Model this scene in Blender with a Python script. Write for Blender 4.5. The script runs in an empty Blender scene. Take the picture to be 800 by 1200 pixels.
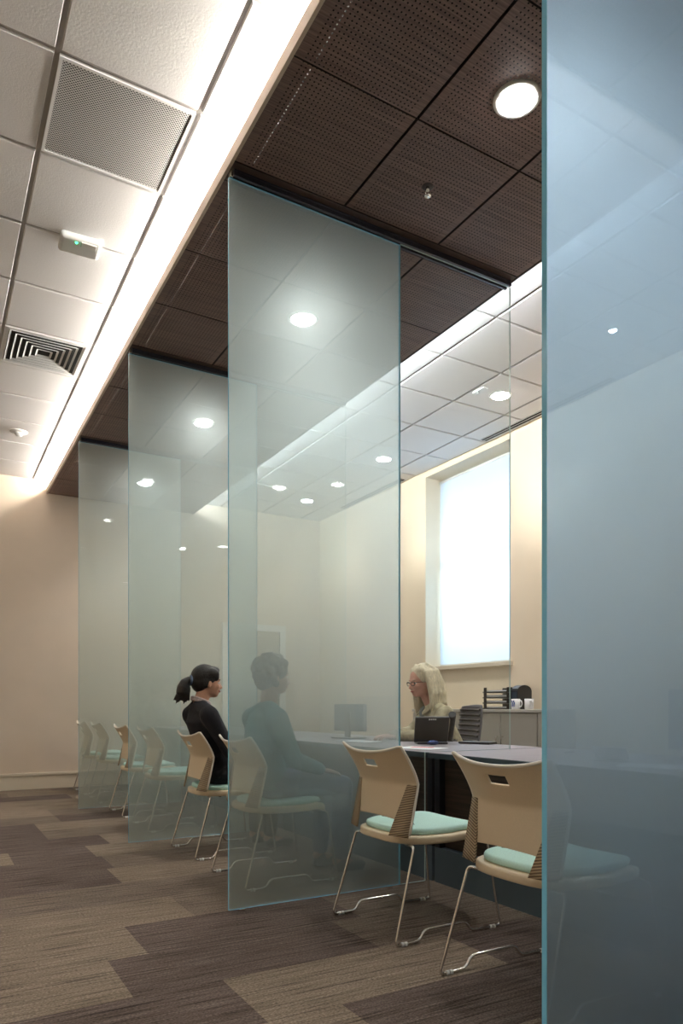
import bpy, bmesh, math, random
from mathutils import Vector, Matrix
random.seed(7)
PI = math.pi
C = bpy.context.scene.collection
sc = bpy.context.scene

# ------------------------------------------------------------------ materials
def nt(name):
    m = bpy.data.materials.new(name); m.use_nodes = True
    t = m.node_tree; t.nodes.clear()
    out = t.nodes.new('ShaderNodeOutputMaterial')
    return m, t, out
def N(t, kind, **kw):
    n = t.nodes.new(kind)
    for k, v in kw.items():
        if hasattr(n, k): setattr(n, k, v)
        else: n.inputs[k].default_value = v
    return n
def L(t, a, b): t.links.new(a, b)
def rgb(c): return (c[0], c[1], c[2], 1)
def plain(name, col, rough=.6, metal=0, spec=.5, noise=0, nscale=40, bump=0, bscale=200, emit=None, est=0, stretch=(1,1,1), coat=0):
    m, t, out = nt(name)
    b = N(t, 'ShaderNodeBsdfPrincipled')
    b.inputs['Base Color'].default_value = rgb(col)
    b.inputs['Roughness'].default_value = rough
    b.inputs['Metallic'].default_value = metal
    b.inputs['Specular IOR Level'].default_value = spec
    b.inputs['Coat Weight'].default_value = coat
    if emit:
        b.inputs['Emission Color'].default_value = rgb(emit); b.inputs['Emission Strength'].default_value = est
    tc = None
    if noise or bump:
        tc = N(t, 'ShaderNodeTexCoord'); mp = N(t, 'ShaderNodeMapping')
        mp.inputs['Scale'].default_value = stretch
        L(t, tc.outputs['Object'], mp.inputs['Vector'])
    if noise:
        n = N(t, 'ShaderNodeTexNoise'); n.inputs['Scale'].default_value = nscale; n.inputs['Detail'].default_value = 5
        L(t, mp.outputs[0], n.inputs['Vector'])
        r = N(t, 'ShaderNodeMapRange'); r.inputs['To Min'].default_value = 1-noise; r.inputs['To Max'].default_value = 1+noise
        r.inputs['From Min'].default_value = .3; r.inputs['From Max'].default_value = .7
        L(t, n.outputs['Fac'], r.inputs['Value'])
        mx = N(t, 'ShaderNodeVectorMath', operation='SCALE'); mx.inputs[0].default_value = col[:3]
        L(t, r.outputs[0], mx.inputs['Scale']); L(t, mx.outputs[0], b.inputs['Base Color'])
    if bump:
        n2 = N(t, 'ShaderNodeTexNoise'); n2.inputs['Scale'].default_value = bscale; n2.inputs['Detail'].default_value = 3
        L(t, mp.outputs[0], n2.inputs['Vector'])
        bp = N(t, 'ShaderNodeBump'); bp.inputs['Strength'].default_value = bump; bp.inputs['Distance'].default_value = .01
        L(t, n2.outputs['Fac'], bp.inputs['Height']); L(t, bp.outputs[0], b.inputs['Normal'])
    L(t, b.outputs[0], out.inputs['Surface'])
    return m
def emission(name, col, s):
    m, t, out = nt(name); e = N(t, 'ShaderNodeEmission'); e.inputs[0].default_value = rgb(col); e.inputs[1].default_value = s
    L(t, e.outputs[0], out.inputs['Surface']); return m

M = {}
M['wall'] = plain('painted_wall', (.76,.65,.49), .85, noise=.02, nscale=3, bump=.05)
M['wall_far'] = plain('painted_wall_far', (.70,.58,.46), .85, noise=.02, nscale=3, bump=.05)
M['base'] = plain('baseboard_paint', (.74,.65,.52), .5)
M['tile'] = plain('acoustic_tile', (.80,.78,.77), .9, noise=.03, nscale=160, bump=.12, bscale=130)
M['grid'] = plain('ceiling_grid', (.48,.455,.44), .5)
M['trimwhite'] = plain('white_trim', (.8,.79,.77), .5)
M['plastic_white'] = plain('white_plastic', (.75,.76,.74), .35)
M['black'] = plain('black_plastic', (.012,.013,.016), .35)
M['blackmat'] = plain('black_backing', (.008,.007,.007), .9)
M['chrome'] = plain('brushed_steel', (.80,.78,.75), .22, metal=1)
M['track'] = plain('dark_track', (.055,.055,.075), .3, metal=.6)
M['fascia'] = plain('cream_fascia', (.62,.52,.42), .6)
M['brownedge'] = plain('brown_edge', (.05,.037,.033), .5)
M['grille_metal'] = plain('vent_paint', (.62,.62,.61), .45)
M['desk'] = plain('desk_laminate', (.24,.215,.235), .6, noise=.08, nscale=5, stretch=(1,8,1))
M['deskedge'] = plain('desk_edge', (.045,.07,.085), .4)
M['plinth'] = plain('blue_grey_plinth', (.085,.12,.15), .55)  # lit lower part of the desk front, put into its own colour
M['cab'] = plain('cabinet_paint', (.42,.40,.35), .5)
M['cabtop'] = plain('cabinet_top', (.50,.48,.44), .4)
M['gap'] = plain('gap_dark', (.03,.03,.03), .8)
M['shell'] = plain('tan_shell', (.74,.61,.43), .42, noise=.03, nscale=200)
M['shell_edge'] = plain('shell_edge', (.86,.80,.70), .4)
M['mint'] = plain('mint_fabric', (.58,.86,.80), .9, noise=.10, nscale=300, bump=.3, bscale=500)
M['seam'] = plain('seam_thread', (.05,.09,.08), .8)
M['officefab'] = plain('office_mesh', (.115,.115,.135), .8)
M['paper'] = plain('paper', (.8,.82,.86), .7)
M['pink'] = plain('pink_paper', (.8,.30,.32), .7)
M['skin'] = plain('skin', (.62,.34,.23), .5, noise=.05, nscale=30)
M['skin2'] = plain('skin_fair', (.66,.34,.26), .5, noise=.06, nscale=30)
M['skin3'] = plain('skin_mid', (.50,.27,.18), .5, noise=.05, nscale=30)
M['lips'] = plain('lips', (.45,.12,.11), .4)
M['eye'] = plain('eye_dark', (.02,.015,.012), .2)
M['eyewhite'] = plain('eye_white', (.75,.73,.7), .3)
M['teeth'] = plain('teeth', (.85,.83,.78), .3)
M['blackcloth'] = plain('black_cloth', (.009,.009,.014), .85, bump=.2, bscale=60)
M['darktrouser'] = plain('dark_trousers', (.012,.012,.018), .9)
M['teal'] = plain('teal_cloth', (.005,.15,.18), .85, bump=.2, bscale=60)
M['jeans'] = plain('jeans', (.045,.075,.16), .85, noise=.15, nscale=60)
M['khaki'] = plain('khaki_cloth', (.36,.32,.22), .85, noise=.28, nscale=22, bump=.3, bscale=50)
M['scarf'] = plain('patterned_scarf', (.62,.52,.52), .8, noise=.5, nscale=150)
M['shirt'] = plain('grey_shirt', (.2,.22,.23), .8)
M['shoe'] = plain('shoe', (.02,.018,.018), .5)
M['blackhair'] = plain('black_hair', (.010,.008,.008), .32, noise=.5, nscale=30, stretch=(1,8,1), bump=.5, bscale=60)
M['brownhair'] = plain('dark_brown_hair', (.018,.013,.011), .6, noise=.4, nscale=60, bump=.9, bscale=60)
M['blonde'] = plain('pale_blonde_hair', (.72,.64,.47), .45, noise=.22, nscale=40, stretch=(3,3,.4), bump=.7, bscale=70)
M['hairband'] = plain('hair_band', (.12,.17,.28), .6)
M['blue'] = plain('blue_cloth', (.03,.06,.2), .8)
M['mug'] = plain('white_mug', (.75,.75,.76), .3)
M['mugblue'] = plain('mug_blue', (.08,.13,.40), .4)
M['screen'] = plain('dark_screen', (.012,.02,.035), .25)
M['monitorback'] = plain('monitor_back', (.03,.045,.065), .45)
M['led'] = emission('green_led', (.05,1,.35), 3)
M['tube'] = emission('cove_tube', (1,.93,.84), 75)
M['tube_cool'] = emission('cove_tube_cool', (.90,.95,1), 95)
M['lens'] = emission('downlight_lens', (1,.97,.93), 42)
M['lens_dim'] = emission('downlight_lens_side', (1,.98,.95), 45)
M['door'] = plain('door_paint', (.50,.44,.36), .55)

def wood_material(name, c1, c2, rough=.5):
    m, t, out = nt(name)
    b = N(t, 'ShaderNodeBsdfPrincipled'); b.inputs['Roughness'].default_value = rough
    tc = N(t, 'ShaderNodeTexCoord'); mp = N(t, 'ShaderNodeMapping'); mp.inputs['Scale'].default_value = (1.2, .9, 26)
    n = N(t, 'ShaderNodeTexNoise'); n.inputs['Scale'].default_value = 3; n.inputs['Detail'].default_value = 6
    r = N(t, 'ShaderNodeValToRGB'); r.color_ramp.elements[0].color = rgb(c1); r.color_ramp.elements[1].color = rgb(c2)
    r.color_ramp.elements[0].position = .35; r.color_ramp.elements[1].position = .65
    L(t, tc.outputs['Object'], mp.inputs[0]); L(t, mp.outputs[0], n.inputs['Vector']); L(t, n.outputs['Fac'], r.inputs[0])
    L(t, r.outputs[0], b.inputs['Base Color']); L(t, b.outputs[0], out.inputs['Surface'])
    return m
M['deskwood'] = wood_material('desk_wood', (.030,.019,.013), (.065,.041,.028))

CX0, CX1 = 1.257, 3.086; TW = (CX1-CX0)/3
def cloud_material():
    # dark wood tile with streaks along X and real see-through perforations on a 20.5 mm pitch
    m, t, out = nt('perforated_dark_wood')
    b = N(t, 'ShaderNodeBsdfPrincipled'); b.inputs['Roughness'].default_value = .5
    tc = N(t, 'ShaderNodeTexCoord'); sp = N(t, 'ShaderNodeSeparateXYZ'); L(t, tc.outputs['Object'], sp.inputs[0])
    mp = N(t, 'ShaderNodeMapping'); mp.inputs['Scale'].default_value = (2, 90, 1)
    n = N(t, 'ShaderNodeTexNoise'); n.inputs['Scale'].default_value = 1.6; n.inputs['Detail'].default_value = 5
    r = N(t, 'ShaderNodeValToRGB')
    r.color_ramp.elements[0].color = (.130,.076,.062,1); r.color_ramp.elements[1].color = (.240,.148,.122,1)
    r.color_ramp.elements[0].position = .36; r.color_ramp.elements[1].position = .66
    L(t, tc.outputs['Object'], mp.inputs[0]); L(t, mp.outputs[0], n.inputs['Vector']); L(t, n.outputs['Fac'], r.inputs[0])
    L(t, r.outputs[0], b.inputs['Base Color'])
    p = TW/30
    def cell(sock, off):
        a = N(t, 'ShaderNodeMath', operation='SUBTRACT'); L(t, sock, a.inputs[0]); a.inputs[1].default_value = off
        d = N(t, 'ShaderNodeMath', operation='DIVIDE'); L(t, a.outputs[0], d.inputs[0]); d.inputs[1].default_value = p
        f = N(t, 'ShaderNodeMath', operation='FRACT'); L(t, d.outputs[0], f.inputs[0])
        s = N(t, 'ShaderNodeMath', operation='SUBTRACT'); L(t, f.outputs[0], s.inputs[0]); s.inputs[1].default_value = .5
        q = N(t, 'ShaderNodeMath', operation='MULTIPLY'); L(t, s.outputs[0], q.inputs[0]); L(t, s.outputs[0], q.inputs[1])
        return q
    qx, qy = cell(sp.outputs[0], CX0), cell(sp.outputs[1], 0)
    ad = N(t, 'ShaderNodeMath', operation='ADD'); L(t, qx.outputs[0], ad.inputs[0]); L(t, qy.outputs[0], ad.inputs[1])
    lt = N(t, 'ShaderNodeMath', operation='LESS_THAN'); L(t, ad.outputs[0], lt.inputs[0]); lt.inputs[1].default_value = .19**2
    # border of each tile is not drilled
    a = N(t, 'ShaderNodeMath', operation='SUBTRACT'); L(t, sp.outputs[0], a.inputs[0]); a.inputs[1].default_value = CX0
    d = N(t, 'ShaderNodeMath', operation='DIVIDE'); L(t, a.outputs[0], d.inputs[0]); d.inputs[1].default_value = TW
    f = N(t, 'ShaderNodeMath', operation='FRACT'); L(t, d.outputs[0], f.inputs[0])
    g1 = N(t, 'ShaderNodeMath', operation='COMPARE'); L(t, f.outputs[0], g1.inputs[0]); g1.inputs[1].default_value = .5; g1.inputs[2].default_value = .434
    mu = N(t, 'ShaderNodeMath', operation='MULTIPLY'); L(t, lt.outputs[0], mu.inputs[0]); L(t, g1.outputs[0], mu.inputs[1])
    tr = N(t, 'ShaderNodeBsdfTransparent'); mx = N(t, 'ShaderNodeMixShader')
    L(t, mu.outputs[0], mx.inputs[0]); L(t, b.outputs[0], mx.inputs[1]); L(t, tr.outputs[0], mx.inputs[2])
    L(t, mx.outputs[0], out.inputs['Surface'])
    return m
M['cloud'] = cloud_material()
M['cloudplain'] = plain('dark_wood_strip', (.10,.066,.056), .5, noise=.2, nscale=3, stretch=(2,80,1))

def carpet_material(name, c1, c2, c3):
    m, t, out = nt(name)
    b = N(t, 'ShaderNodeBsdfPrincipled'); b.inputs['Roughness'].default_value = .95; b.inputs['Specular IOR Level'].default_value = .15
    tc = N(t, 'ShaderNodeTexCoord')
    mp = N(t, 'ShaderNodeMapping'); mp.inputs['Scale'].default_value = (1.3, 34, 1)
    n = N(t, 'ShaderNodeTexNoise'); n.inputs['Scale'].default_value = 2.2; n.inputs['Detail'].default_value = 7; n.inputs['Roughness'].default_value = .65
    r = N(t, 'ShaderNodeValToRGB')
    r.color_ramp.elements[0].color = rgb(c1); r.color_ramp.elements[0].position = .33
    r.color_ramp.elements[1].color = rgb(c3); r.color_ramp.elements[1].position = .68
    e = r.color_ramp.elements.new(.47); e.color = rgb(c2)
    L(t, tc.outputs['Object'], mp.inputs[0]); L(t, mp.outputs[0], n.inputs['Vector']); L(t, n.outputs['Fac'], r.inputs[0])
    n2 = N(t, 'ShaderNodeTexNoise'); n2.inputs['Scale'].default_value = 170; n2.inputs['Detail'].default_value = 2
    mp2 = N(t, 'ShaderNodeMapping'); mp2.inputs['Scale'].default_value = (.6, 1.6, 1)
    L(t, tc.outputs['Object'], mp2.inputs[0]); L(t, mp2.outputs[0], n2.inputs['Vector'])
    mr = N(t, 'ShaderNodeMapRange'); mr.inputs['From Min'].default_value = .3; mr.inputs['From Max'].default_value = .7
    mr.inputs['To Min'].default_value = .45; mr.inputs['To Max'].default_value = 1.6
    L(t, n2.outputs['Fac'], mr.inputs['Value'])
    mx = N(t, 'ShaderNodeVectorMath', operation='SCALE'); L(t, r.outputs[0], mx.inputs[0]); L(t, mr.outputs[0], mx.inputs['Scale'])
    L(t, mx.outputs[0], b.inputs['Base Color'])
    bp = N(t, 'ShaderNodeBump'); bp.inputs['Strength'].default_value = .6; bp.inputs['Distance'].default_value = .01
    L(t, n2.outputs['Fac'], bp.inputs['Height']); L(t, bp.outputs[0], b.inputs['Normal'])
    L(t, b.outputs[0], out.inputs['Surface'])
    return m
M['carpet_light'] = carpet_material('carpet_light', (.070,.054,.040), (.205,.162,.120), (.30,.245,.19))
M['carpet_mid']   = carpet_material('carpet_mid',   (.050,.038,.030), (.160,.125,.097), (.25,.20,.16))
M['carpet_dark']  = carpet_material('carpet_dark',  (.034,.026,.022), (.108,.082,.069), (.180,.142,.121))

def fresnel_clear(name, tint, glossrough=.0, density=0, vcol=(.95,.98,.97), absorb=None, adens=0, g=.8):
    m, t, out = nt(name)
    tr = N(t, 'ShaderNodeBsdfTransparent'); tr.inputs[0].default_value = rgb(tint)
    gl = N(t, 'ShaderNodeBsdfGlossy'); gl.inputs['Roughness'].default_value = glossrough; gl.inputs[0].default_value = (1,1,1,1)
    fr = N(t, 'ShaderNodeFresnel'); ge = N(t, 'ShaderNodeNewGeometry')
    io = N(t, 'ShaderNodeMapRange'); io.inputs['To Min'].default_value = 1.45; io.inputs['To Max'].default_value = 1/1.45
    L(t, ge.outputs['Backfacing'], io.inputs['Value']); L(t, io.outputs[0], fr.inputs[0])
    mx = N(t, 'ShaderNodeMixShader'); L(t, fr.outputs[0], mx.inputs[0]); L(t, tr.outputs[0], mx.inputs[1]); L(t, gl.outputs[0], mx.inputs[2])
    L(t, mx.outputs[0], out.inputs['Surface'])
    if density:
        vs = N(t, 'ShaderNodeVolumeScatter'); vs.inputs['Color'].default_value = rgb(vcol); vs.inputs['Density'].default_value = density; vs.inputs['Anisotropy'].default_value = g
        va = N(t, 'ShaderNodeVolumeAbsorption'); va.inputs['Color'].default_value = rgb(absorb); va.inputs['Density'].default_value = adens
        ad = N(t, 'ShaderNodeAddShader'); L(t, vs.outputs[0], ad.inputs[0]); L(t, va.outputs[0], ad.inputs[1])
        L(t, ad.outputs[0], out.inputs['Volume'])
    return m
M['frost'] = fresnel_clear('etched_glass', (.97,.99,.985), .02, density=84, absorb=(.26,.80,.80), adens=13, g=.80)
M['frost_blue'] = fresnel_clear('etched_glass_blue', (.96,.985,1), .02, density=78, vcol=(.98,.99,1), absorb=(.05,.60,1), adens=19, g=.80)  # same glass as the others; blue daylight cast put into its tint
M['clear'] = fresnel_clear('clear_glass', (.955,.975,.965))
M['glassedge'] = plain('glass_edge', (.24,.70,1.0), .2, spec=.6, emit=None)
M['glassedge_pale'] = plain('glass_edge_pale', (.55,.68,.66), .25)
M['pane'] = fresnel_clear('window_glass', (.95,.97,.98))
def blind_material():
    m, t, out = nt('blind_fabric')
    tc = N(t, 'ShaderNodeTexCoord'); mp = N(t, 'ShaderNodeMapping'); mp.inputs['Scale'].default_value = (1, 60, 1.0)
    n = N(t, 'ShaderNodeTexNoise'); n.inputs['Scale'].default_value = 1.5; n.inputs['Detail'].default_value = 3
    r = N(t, 'ShaderNodeValToRGB'); r.color_ramp.elements[0].color = (.80,.86,.93,1); r.color_ramp.elements[1].color = (.92,.95,.98,1)
    L(t, tc.outputs['Object'], mp.inputs[0]); L(t, mp.outputs[0], n.inputs['Vector']); L(t, n.outputs['Fac'], r.inputs[0])
    a = N(t, 'ShaderNodeBsdfTranslucent'); b = N(t, 'ShaderNodeBsdfDiffuse'); L(t, r.outputs[0], a.inputs[0]); L(t, r.outputs[0], b.inputs[0])
    mx = N(t, 'ShaderNodeMixShader'); mx.inputs[0].default_value = .35
    L(t, a.outputs[0], mx.inputs[1]); L(t, b.outputs[0], mx.inputs[2]); L(t, mx.outputs[0], out.inputs['Surface'])
    return m
M['blind'] = blind_material()
def perf_metal():
    m, t, out = nt('perforated_metal')
    b = N(t, 'ShaderNodeBsdfPrincipled'); b.inputs['Roughness'].default_value = .5
    tc = N(t, 'ShaderNodeTexCoord'); mp = N(t, 'ShaderNodeMapping'); mp.inputs['Rotation'].default_value = (0,0,PI/4); mp.inputs['Scale'].default_value = (1,1,1)
    sp = N(t, 'ShaderNodeSeparateXYZ'); L(t, tc.outputs['Object'], mp.inputs[0]); L(t, mp.outputs[0], sp.inputs[0])
    qs = []
    for k in (0, 1):
        d = N(t, 'ShaderNodeMath', operation='DIVIDE'); L(t, sp.outputs[k], d.inputs[0]); d.inputs[1].default_value = .0105
        f = N(t, 'ShaderNodeMath', operation='FRACT'); L(t, d.outputs[0], f.inputs[0])
        s = N(t, 'ShaderNodeMath', operation='SUBTRACT'); L(t, f.outputs[0], s.inputs[0]); s.inputs[1].default_value = .5
        q = N(t, 'ShaderNodeMath', operation='MULTIPLY'); L(t, s.outputs[0], q.inputs[0]); L(t, s.outputs[0], q.inputs[1]); qs.append(q)
    ad = N(t, 'ShaderNodeMath', operation='ADD'); L(t, qs[0].outputs[0], ad.inputs[0]); L(t, qs[1].outputs[0], ad.inputs[1])
    lt = N(t, 'ShaderNodeMath', operation='LESS_THAN'); L(t, ad.outputs[0], lt.inputs[0]); lt.inputs[1].default_value = .35**2
    b.inputs['Base Color'].default_value = (.62,.61,.60,1)
    tr = N(t, 'ShaderNodeBsdfTransparent'); mx = N(t, 'ShaderNodeMixShader')
    L(t, lt.outputs[0], mx.inputs[0]); L(t, b.outputs[0], mx.inputs[1]); L(t, tr.outputs[0], mx.inputs[2]); L(t, mx.outputs[0], out.inputs['Surface'])
    return m
M['perf'] = perf_metal()
def wing_material():
    # moulded diagonal rib pattern of the chair's side wings
    m, t, out = nt('ribbed_tan_shell')
    b = N(t, 'ShaderNodeBsdfPrincipled'); b.inputs['Roughness'].default_value = .5
    tc = N(t, 'ShaderNodeTexCoord'); mp = N(t, 'ShaderNodeMapping'); mp.inputs['Rotation'].default_value = (0, .6, 0)
    w = N(t, 'ShaderNodeTexWave'); w.inputs['Scale'].default_value = 44; w.bands_direction = 'Z'
    r = N(t, 'ShaderNodeValToRGB'); r.color_ramp.elements[0].color = (.17,.115,.065,1); r.color_ramp.elements[1].color = (.50,.38,.24,1)
    r.color_ramp.elements[0].position = .3; r.color_ramp.elements[1].position = .7
    L(t, tc.outputs['Object'], mp.inputs[0]); L(t, mp.outputs[0], w.inputs['Vector']); L(t, w.outputs['Fac'], r.inputs[0]); L(t, r.outputs[0], b.inputs['Base Color'])
    bp = N(t, 'ShaderNodeBump'); bp.inputs['Strength'].default_value = .6; bp.inputs['Distance'].default_value = .004
    L(t, w.outputs['Fac'], bp.inputs['Height']); L(t, bp.outputs[0], b.inputs['Normal'])
    L(t, b.outputs[0], out.inputs['Surface']); return m
M['wing'] = wing_material()

# ------------------------------------------------------------------ mesh helpers
def B(): return bmesh.new()
def box(bm, x0, x1, y0, y1, z0, z1, mi=0):
    vs = [bm.verts.new((x, y, z)) for x in (x0, x1) for y in (y0, y1) for z in (z0, z1)]
    fs = [(0,1,3,2), (4,6,7,5), (0,4,5,1), (2,3,7,6), (0,2,6,4), (1,5,7,3)]
    out = []
    for f in fs:
        fc = bm.faces.new([vs[i] for i in f]); fc.material_index = mi; out.append(fc)
    return out
def obox(bm, c, s, rot=None, mi=0):
    R = rot if rot is not None else Matrix.Identity(3)
    vs = [bm.verts.new(Vector(c) + R @ Vector((sx*s[0]/2, sy*s[1]/2, sz*s[2]/2))) for sx in (-1,1) for sy in (-1,1) for sz in (-1,1)]
    for f in [(0,1,3,2), (4,6,7,5), (0,4,5,1), (2,3,7,6), (0,2,6,4), (1,5,7,3)]:
        bm.faces.new([vs[i] for i in f]).material_index = mi
def tube(bm, pts, radii, seg=8, caps=True, closed=False, sy=1.0, mi=0):
    pts = [Vector(p) for p in pts]; n = len(pts)
    if not isinstance(radii, (list, tuple)): radii = [radii]*n
    rings = []; up = None
    for i, p in enumerate(pts):
        if closed: d = (pts[(i+1) % n]-pts[i-1])
        else: d = pts[min(i+1, n-1)]-pts[max(i-1, 0)]
        d.normalize()
        if up is None:
            up = Vector((0,0,1)) if abs(d.z) < .9 else Vector((1,0,0))
        a = d.cross(up)
        if a.length < 1e-4: a = d.cross(Vector((0,1,0)))
        a.normalize(); b = a.cross(d).normalized(); up = b
        rings.append([bm.verts.new(p + (a*math.cos(2*PI*k/seg) + b*math.sin(2*PI*k/seg)*sy)*radii[i]) for k in range(seg)])
    m = n if closed else n-1
    for i in range(m):
        A, D = rings[i], rings[(i+1) % n]
        for k in range(seg):
            f = bm.faces.new((A[k], A[(k+1)%seg], D[(k+1)%seg], D[k])); f.smooth = True; f.material_index = mi
    if caps and not closed:
        bm.faces.new(rings[0][::-1]).material_index = mi; bm.faces.new(rings[-1]).material_index = mi
    return rings
def rounded(pts, r=.02, n=4):
    # round the corners of a polyline
    pts = [Vector(p) for p in pts]; out = [pts[0]]
    for i in range(1, len(pts)-1):
        a, b, c = pts[i-1], pts[i], pts[i+1]
        ra = min(r, (a-b).length*.45, (c-b).length*.45)
        p0 = b+(a-b).normalized()*ra; p1 = b+(c-b).normalized()*ra
        for k in range(n+1):
            t = k/n; out.append(p0*(1-t)**2 + b*2*t*(1-t) + p1*t*t)
    out.append(pts[-1]); return out
def ball(bm, c, r, rot=None, seg=16, rings=10, mi=0):
    c = Vector(c); R = rot or Matrix.Identity(3)
    if not isinstance(r, (tuple, list)): r = (r, r, r)
    vs = []
    for i in range(1, rings):
        th = PI*i/rings
        vs.append([bm.verts.new(c + R @ Vector((r[0]*math.sin(th)*math.cos(2*PI*k/seg), r[1]*math.sin(th)*math.sin(2*PI*k/seg), r[2]*math.cos(th)))) for k in range(seg)])
    t = bm.verts.new(c + R @ Vector((0,0,r[2]))); b = bm.verts.new(c + R @ Vector((0,0,-r[2])))
    for k in range(seg):
        bm.faces.new((t, vs[0][k], vs[0][(k+1)%seg])).smooth = True
        bm.faces.new((b, vs[-1][(k+1)%seg], vs[-1][k])).smooth = True
    for i in range(len(vs)-1):
        for k in range(seg):
            bm.faces.new((vs[i][k], vs[i+1][k], vs[i+1][(k+1)%seg], vs[i][(k+1)%seg])).smooth = True
def lathe(bm, prof, c=(0,0,0), seg=32, mi=0, smooth=True):
    c = Vector(c); rs = []
    for r, z in prof:
        rs.append([bm.verts.new(c+Vector((r*math.cos(2*PI*k/seg), r*math.sin(2*PI*k/seg), z))) for k in range(seg)] if r > 1e-6 else [bm.verts.new(c+Vector((0,0,z)))])
    for i in range(len(rs)-1):
        A, D = rs[i], rs[i+1]
        for k in range(seg):
            k2 = (k+1) % seg
            if len(A) == 1 and len(D) == 1: continue
            if len(A) == 1: f = bm.faces.new((A[0], D[k], D[k2]))
            elif len(D) == 1: f = bm.faces.new((A[k], A[k2], D[0]))
            else: f = bm.faces.new((A[k], A[k2], D[k2], D[k]))
            f.smooth = smooth; f.material_index = mi
def obj(name, bm, mats, parent=None, bevel=0, loc=None, fix=True, seg=2):
    if fix: bmesh.ops.recalc_face_normals(bm, faces=bm.faces)
    me = bpy.data.meshes.new(name); bm.to_mesh(me); bm.free()
    if not isinstance(mats, (list, tuple)): mats = [mats]
    for m in mats: me.materials.append(M[m] if isinstance(m, str) else m)
    o = bpy.data.objects.new(name, me); C.objects.link(o)
    if parent: o.parent = parent
    if loc: o.location = loc
    if bevel:
        b = o.modifiers.new('bevel', 'BEVEL'); b.width = bevel; b.segments = seg; b.limit_method = 'ANGLE'; b.angle_limit = .7
    return o
def recenter(o):
    # put a one-mesh thing's origin at the middle of its base
    me = o.data; xs = [v.co for v in me.vertices]
    c = Vector(((min(v.x for v in xs)+max(v.x for v in xs))/2, (min(v.y for v in xs)+max(v.y for v in xs))/2, min(v.z for v in xs)))
    me.transform(Matrix.Translation(-c)); o.location = o.location + c
    return o
def tag(o, label, cat, group=None, kind=None):
    o['label'] = label; o['category'] = cat
    if group: o['group'] = group
    if kind: o['kind'] = kind
    return o
def thing(name, label, cat, loc=(0,0,0), rotz=0, group=None):
    o = bpy.data.objects.new(name, None); C.objects.link(o); o.empty_display_size = .1
    o.location = loc; o.rotation_euler = (0, 0, rotz); return tag(o, label, cat, group)
def struct(name, bm, mats, parent=None, label=None, cat=None, bevel=0):
    o = obj(name, bm, mats, parent, bevel)
    if parent is None:
        o['kind'] = 'structure'
        if label: o['label'] = label
        if cat: o['category'] = cat
    return o
def dup(root, loc, rotz=0, label=None, group=None):
    r = root.copy(); C.objects.link(r); r.location = loc; r.rotation_euler = (0,0,rotz)
    if label: r['label'] = label
    if group: r['group'] = group
    def rec(src, dst):
        for ch in list(src.children):
            c = ch.copy(); C.objects.link(c); c.parent = dst; rec(ch, c)
    rec(root, r); return r
def remesh(name, bm, mat, parent, voxel=.008, smooth=4, sfac=.5):
    # fuse overlapping closed shapes into one continuous surface
    bmesh.ops.recalc_face_normals(bm, faces=bm.faces)
    me = bpy.data.meshes.new('tmp'); bm.to_mesh(me); bm.free()
    o = bpy.data.objects.new('tmp', me); C.objects.link(o)
    r = o.modifiers.new('r', 'REMESH'); r.mode = 'VOXEL'; r.voxel_size = voxel; r.use_smooth_shade = True
    s = o.modifiers.new('s', 'SMOOTH'); s.iterations = smooth; s.factor = sfac
    dg = bpy.context.evaluated_depsgraph_get(); dg.update()
    me2 = bpy.data.meshes.new_from_object(o.evaluated_get(dg)); me2.name = name
    bpy.data.objects.remove(o); bpy.data.meshes.remove(me)
    me2.materials.clear(); me2.materials.append(M[mat])
    for p in me2.polygons: p.use_smooth = True
    o2 = bpy.data.objects.new(name, me2); C.objects.link(o2)
    if parent: o2.parent = parent
    return o2

# ------------------------------------------------------------------ room numbers
XL, XR, YB, YF, ZC, ZD = -3.2, 5.04, -3.6, 9.30, 3.75, 3.60
PANELS = [1.209, 3.250, 5.235, 7.215]
T = .61475

# ------------------------------------------------------------------ floor: carpet planks laid in rows
bm = B()
rowh = .408; y0 = 2.875 - rowh*17
fixed = {0: [(-9, .61, 0), (.61, 1.62, 2), (1.62, 2.6, 1), (2.6, 9, 2)],      # row 2.46-2.87
         1: [(-9, -.25, 0), (-.25, .77, 0), (.77, 1.78, 2), (1.78, 2.5, 1), (2.5, 9, 1)],
         -1: [(-9, -.2, 1), (-.2, .93, 2), (.93, 1.95, 0), (1.95, 9, 2)],
         -2: [(-9, .3, 0), (.3, 1.2, 0), (1.2, 2.2, 2), (2.2, 9, 0)],
         2: [(-9, .05, 0), (.05, 1.1, 0), (1.1, 2.1, 1), (2.1, 9, 2)],
         3: [(-9, .2, 0), (.2, 1.25, 1), (1.25, 9, 1)],
         4: [(-9, -.5, 2), (-.5, .95, 2), (.95, 1.9, 0), (1.9, 9, 2)],
         5: [(-9, .15, 1), (.15, .48, 2), (.48, 1.0, 2), (1.0, 1.9, 1), (1.9, 9, 2)],
         6: [(-9, .47, 0), (.47, .97, 2), (.97, 1.95, 0), (1.95, 9, 1)],
         7: [(-9, .2, 0), (.2, 1.15, 2), (1.15, 2.1, 0), (2.1, 9, 2)],
         8: [(-9, .78, 2), (.78, 1.6, 1), (1.6, 9, 2)],
         9: [(-9, .3, 0), (.3, .78, 2), (.78, 1.7, 0), (1.7, 9, 1)],
         10: [(-9, -.1, 0), (-.1, 1.0, 1), (1.0, 1.9, 2), (1.9, 9, 0)]}
def plank(x0, x1, ya, yb, mi):
    x0, x1 = max(x0, XL), min(x1, XR); ya, yb = max(ya, YB), min(yb, YF)
    if x1-x0 < .01 or yb-ya < .01: return
    box(bm, x0, x1, ya, yb, -.02, 0, mi)
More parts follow.
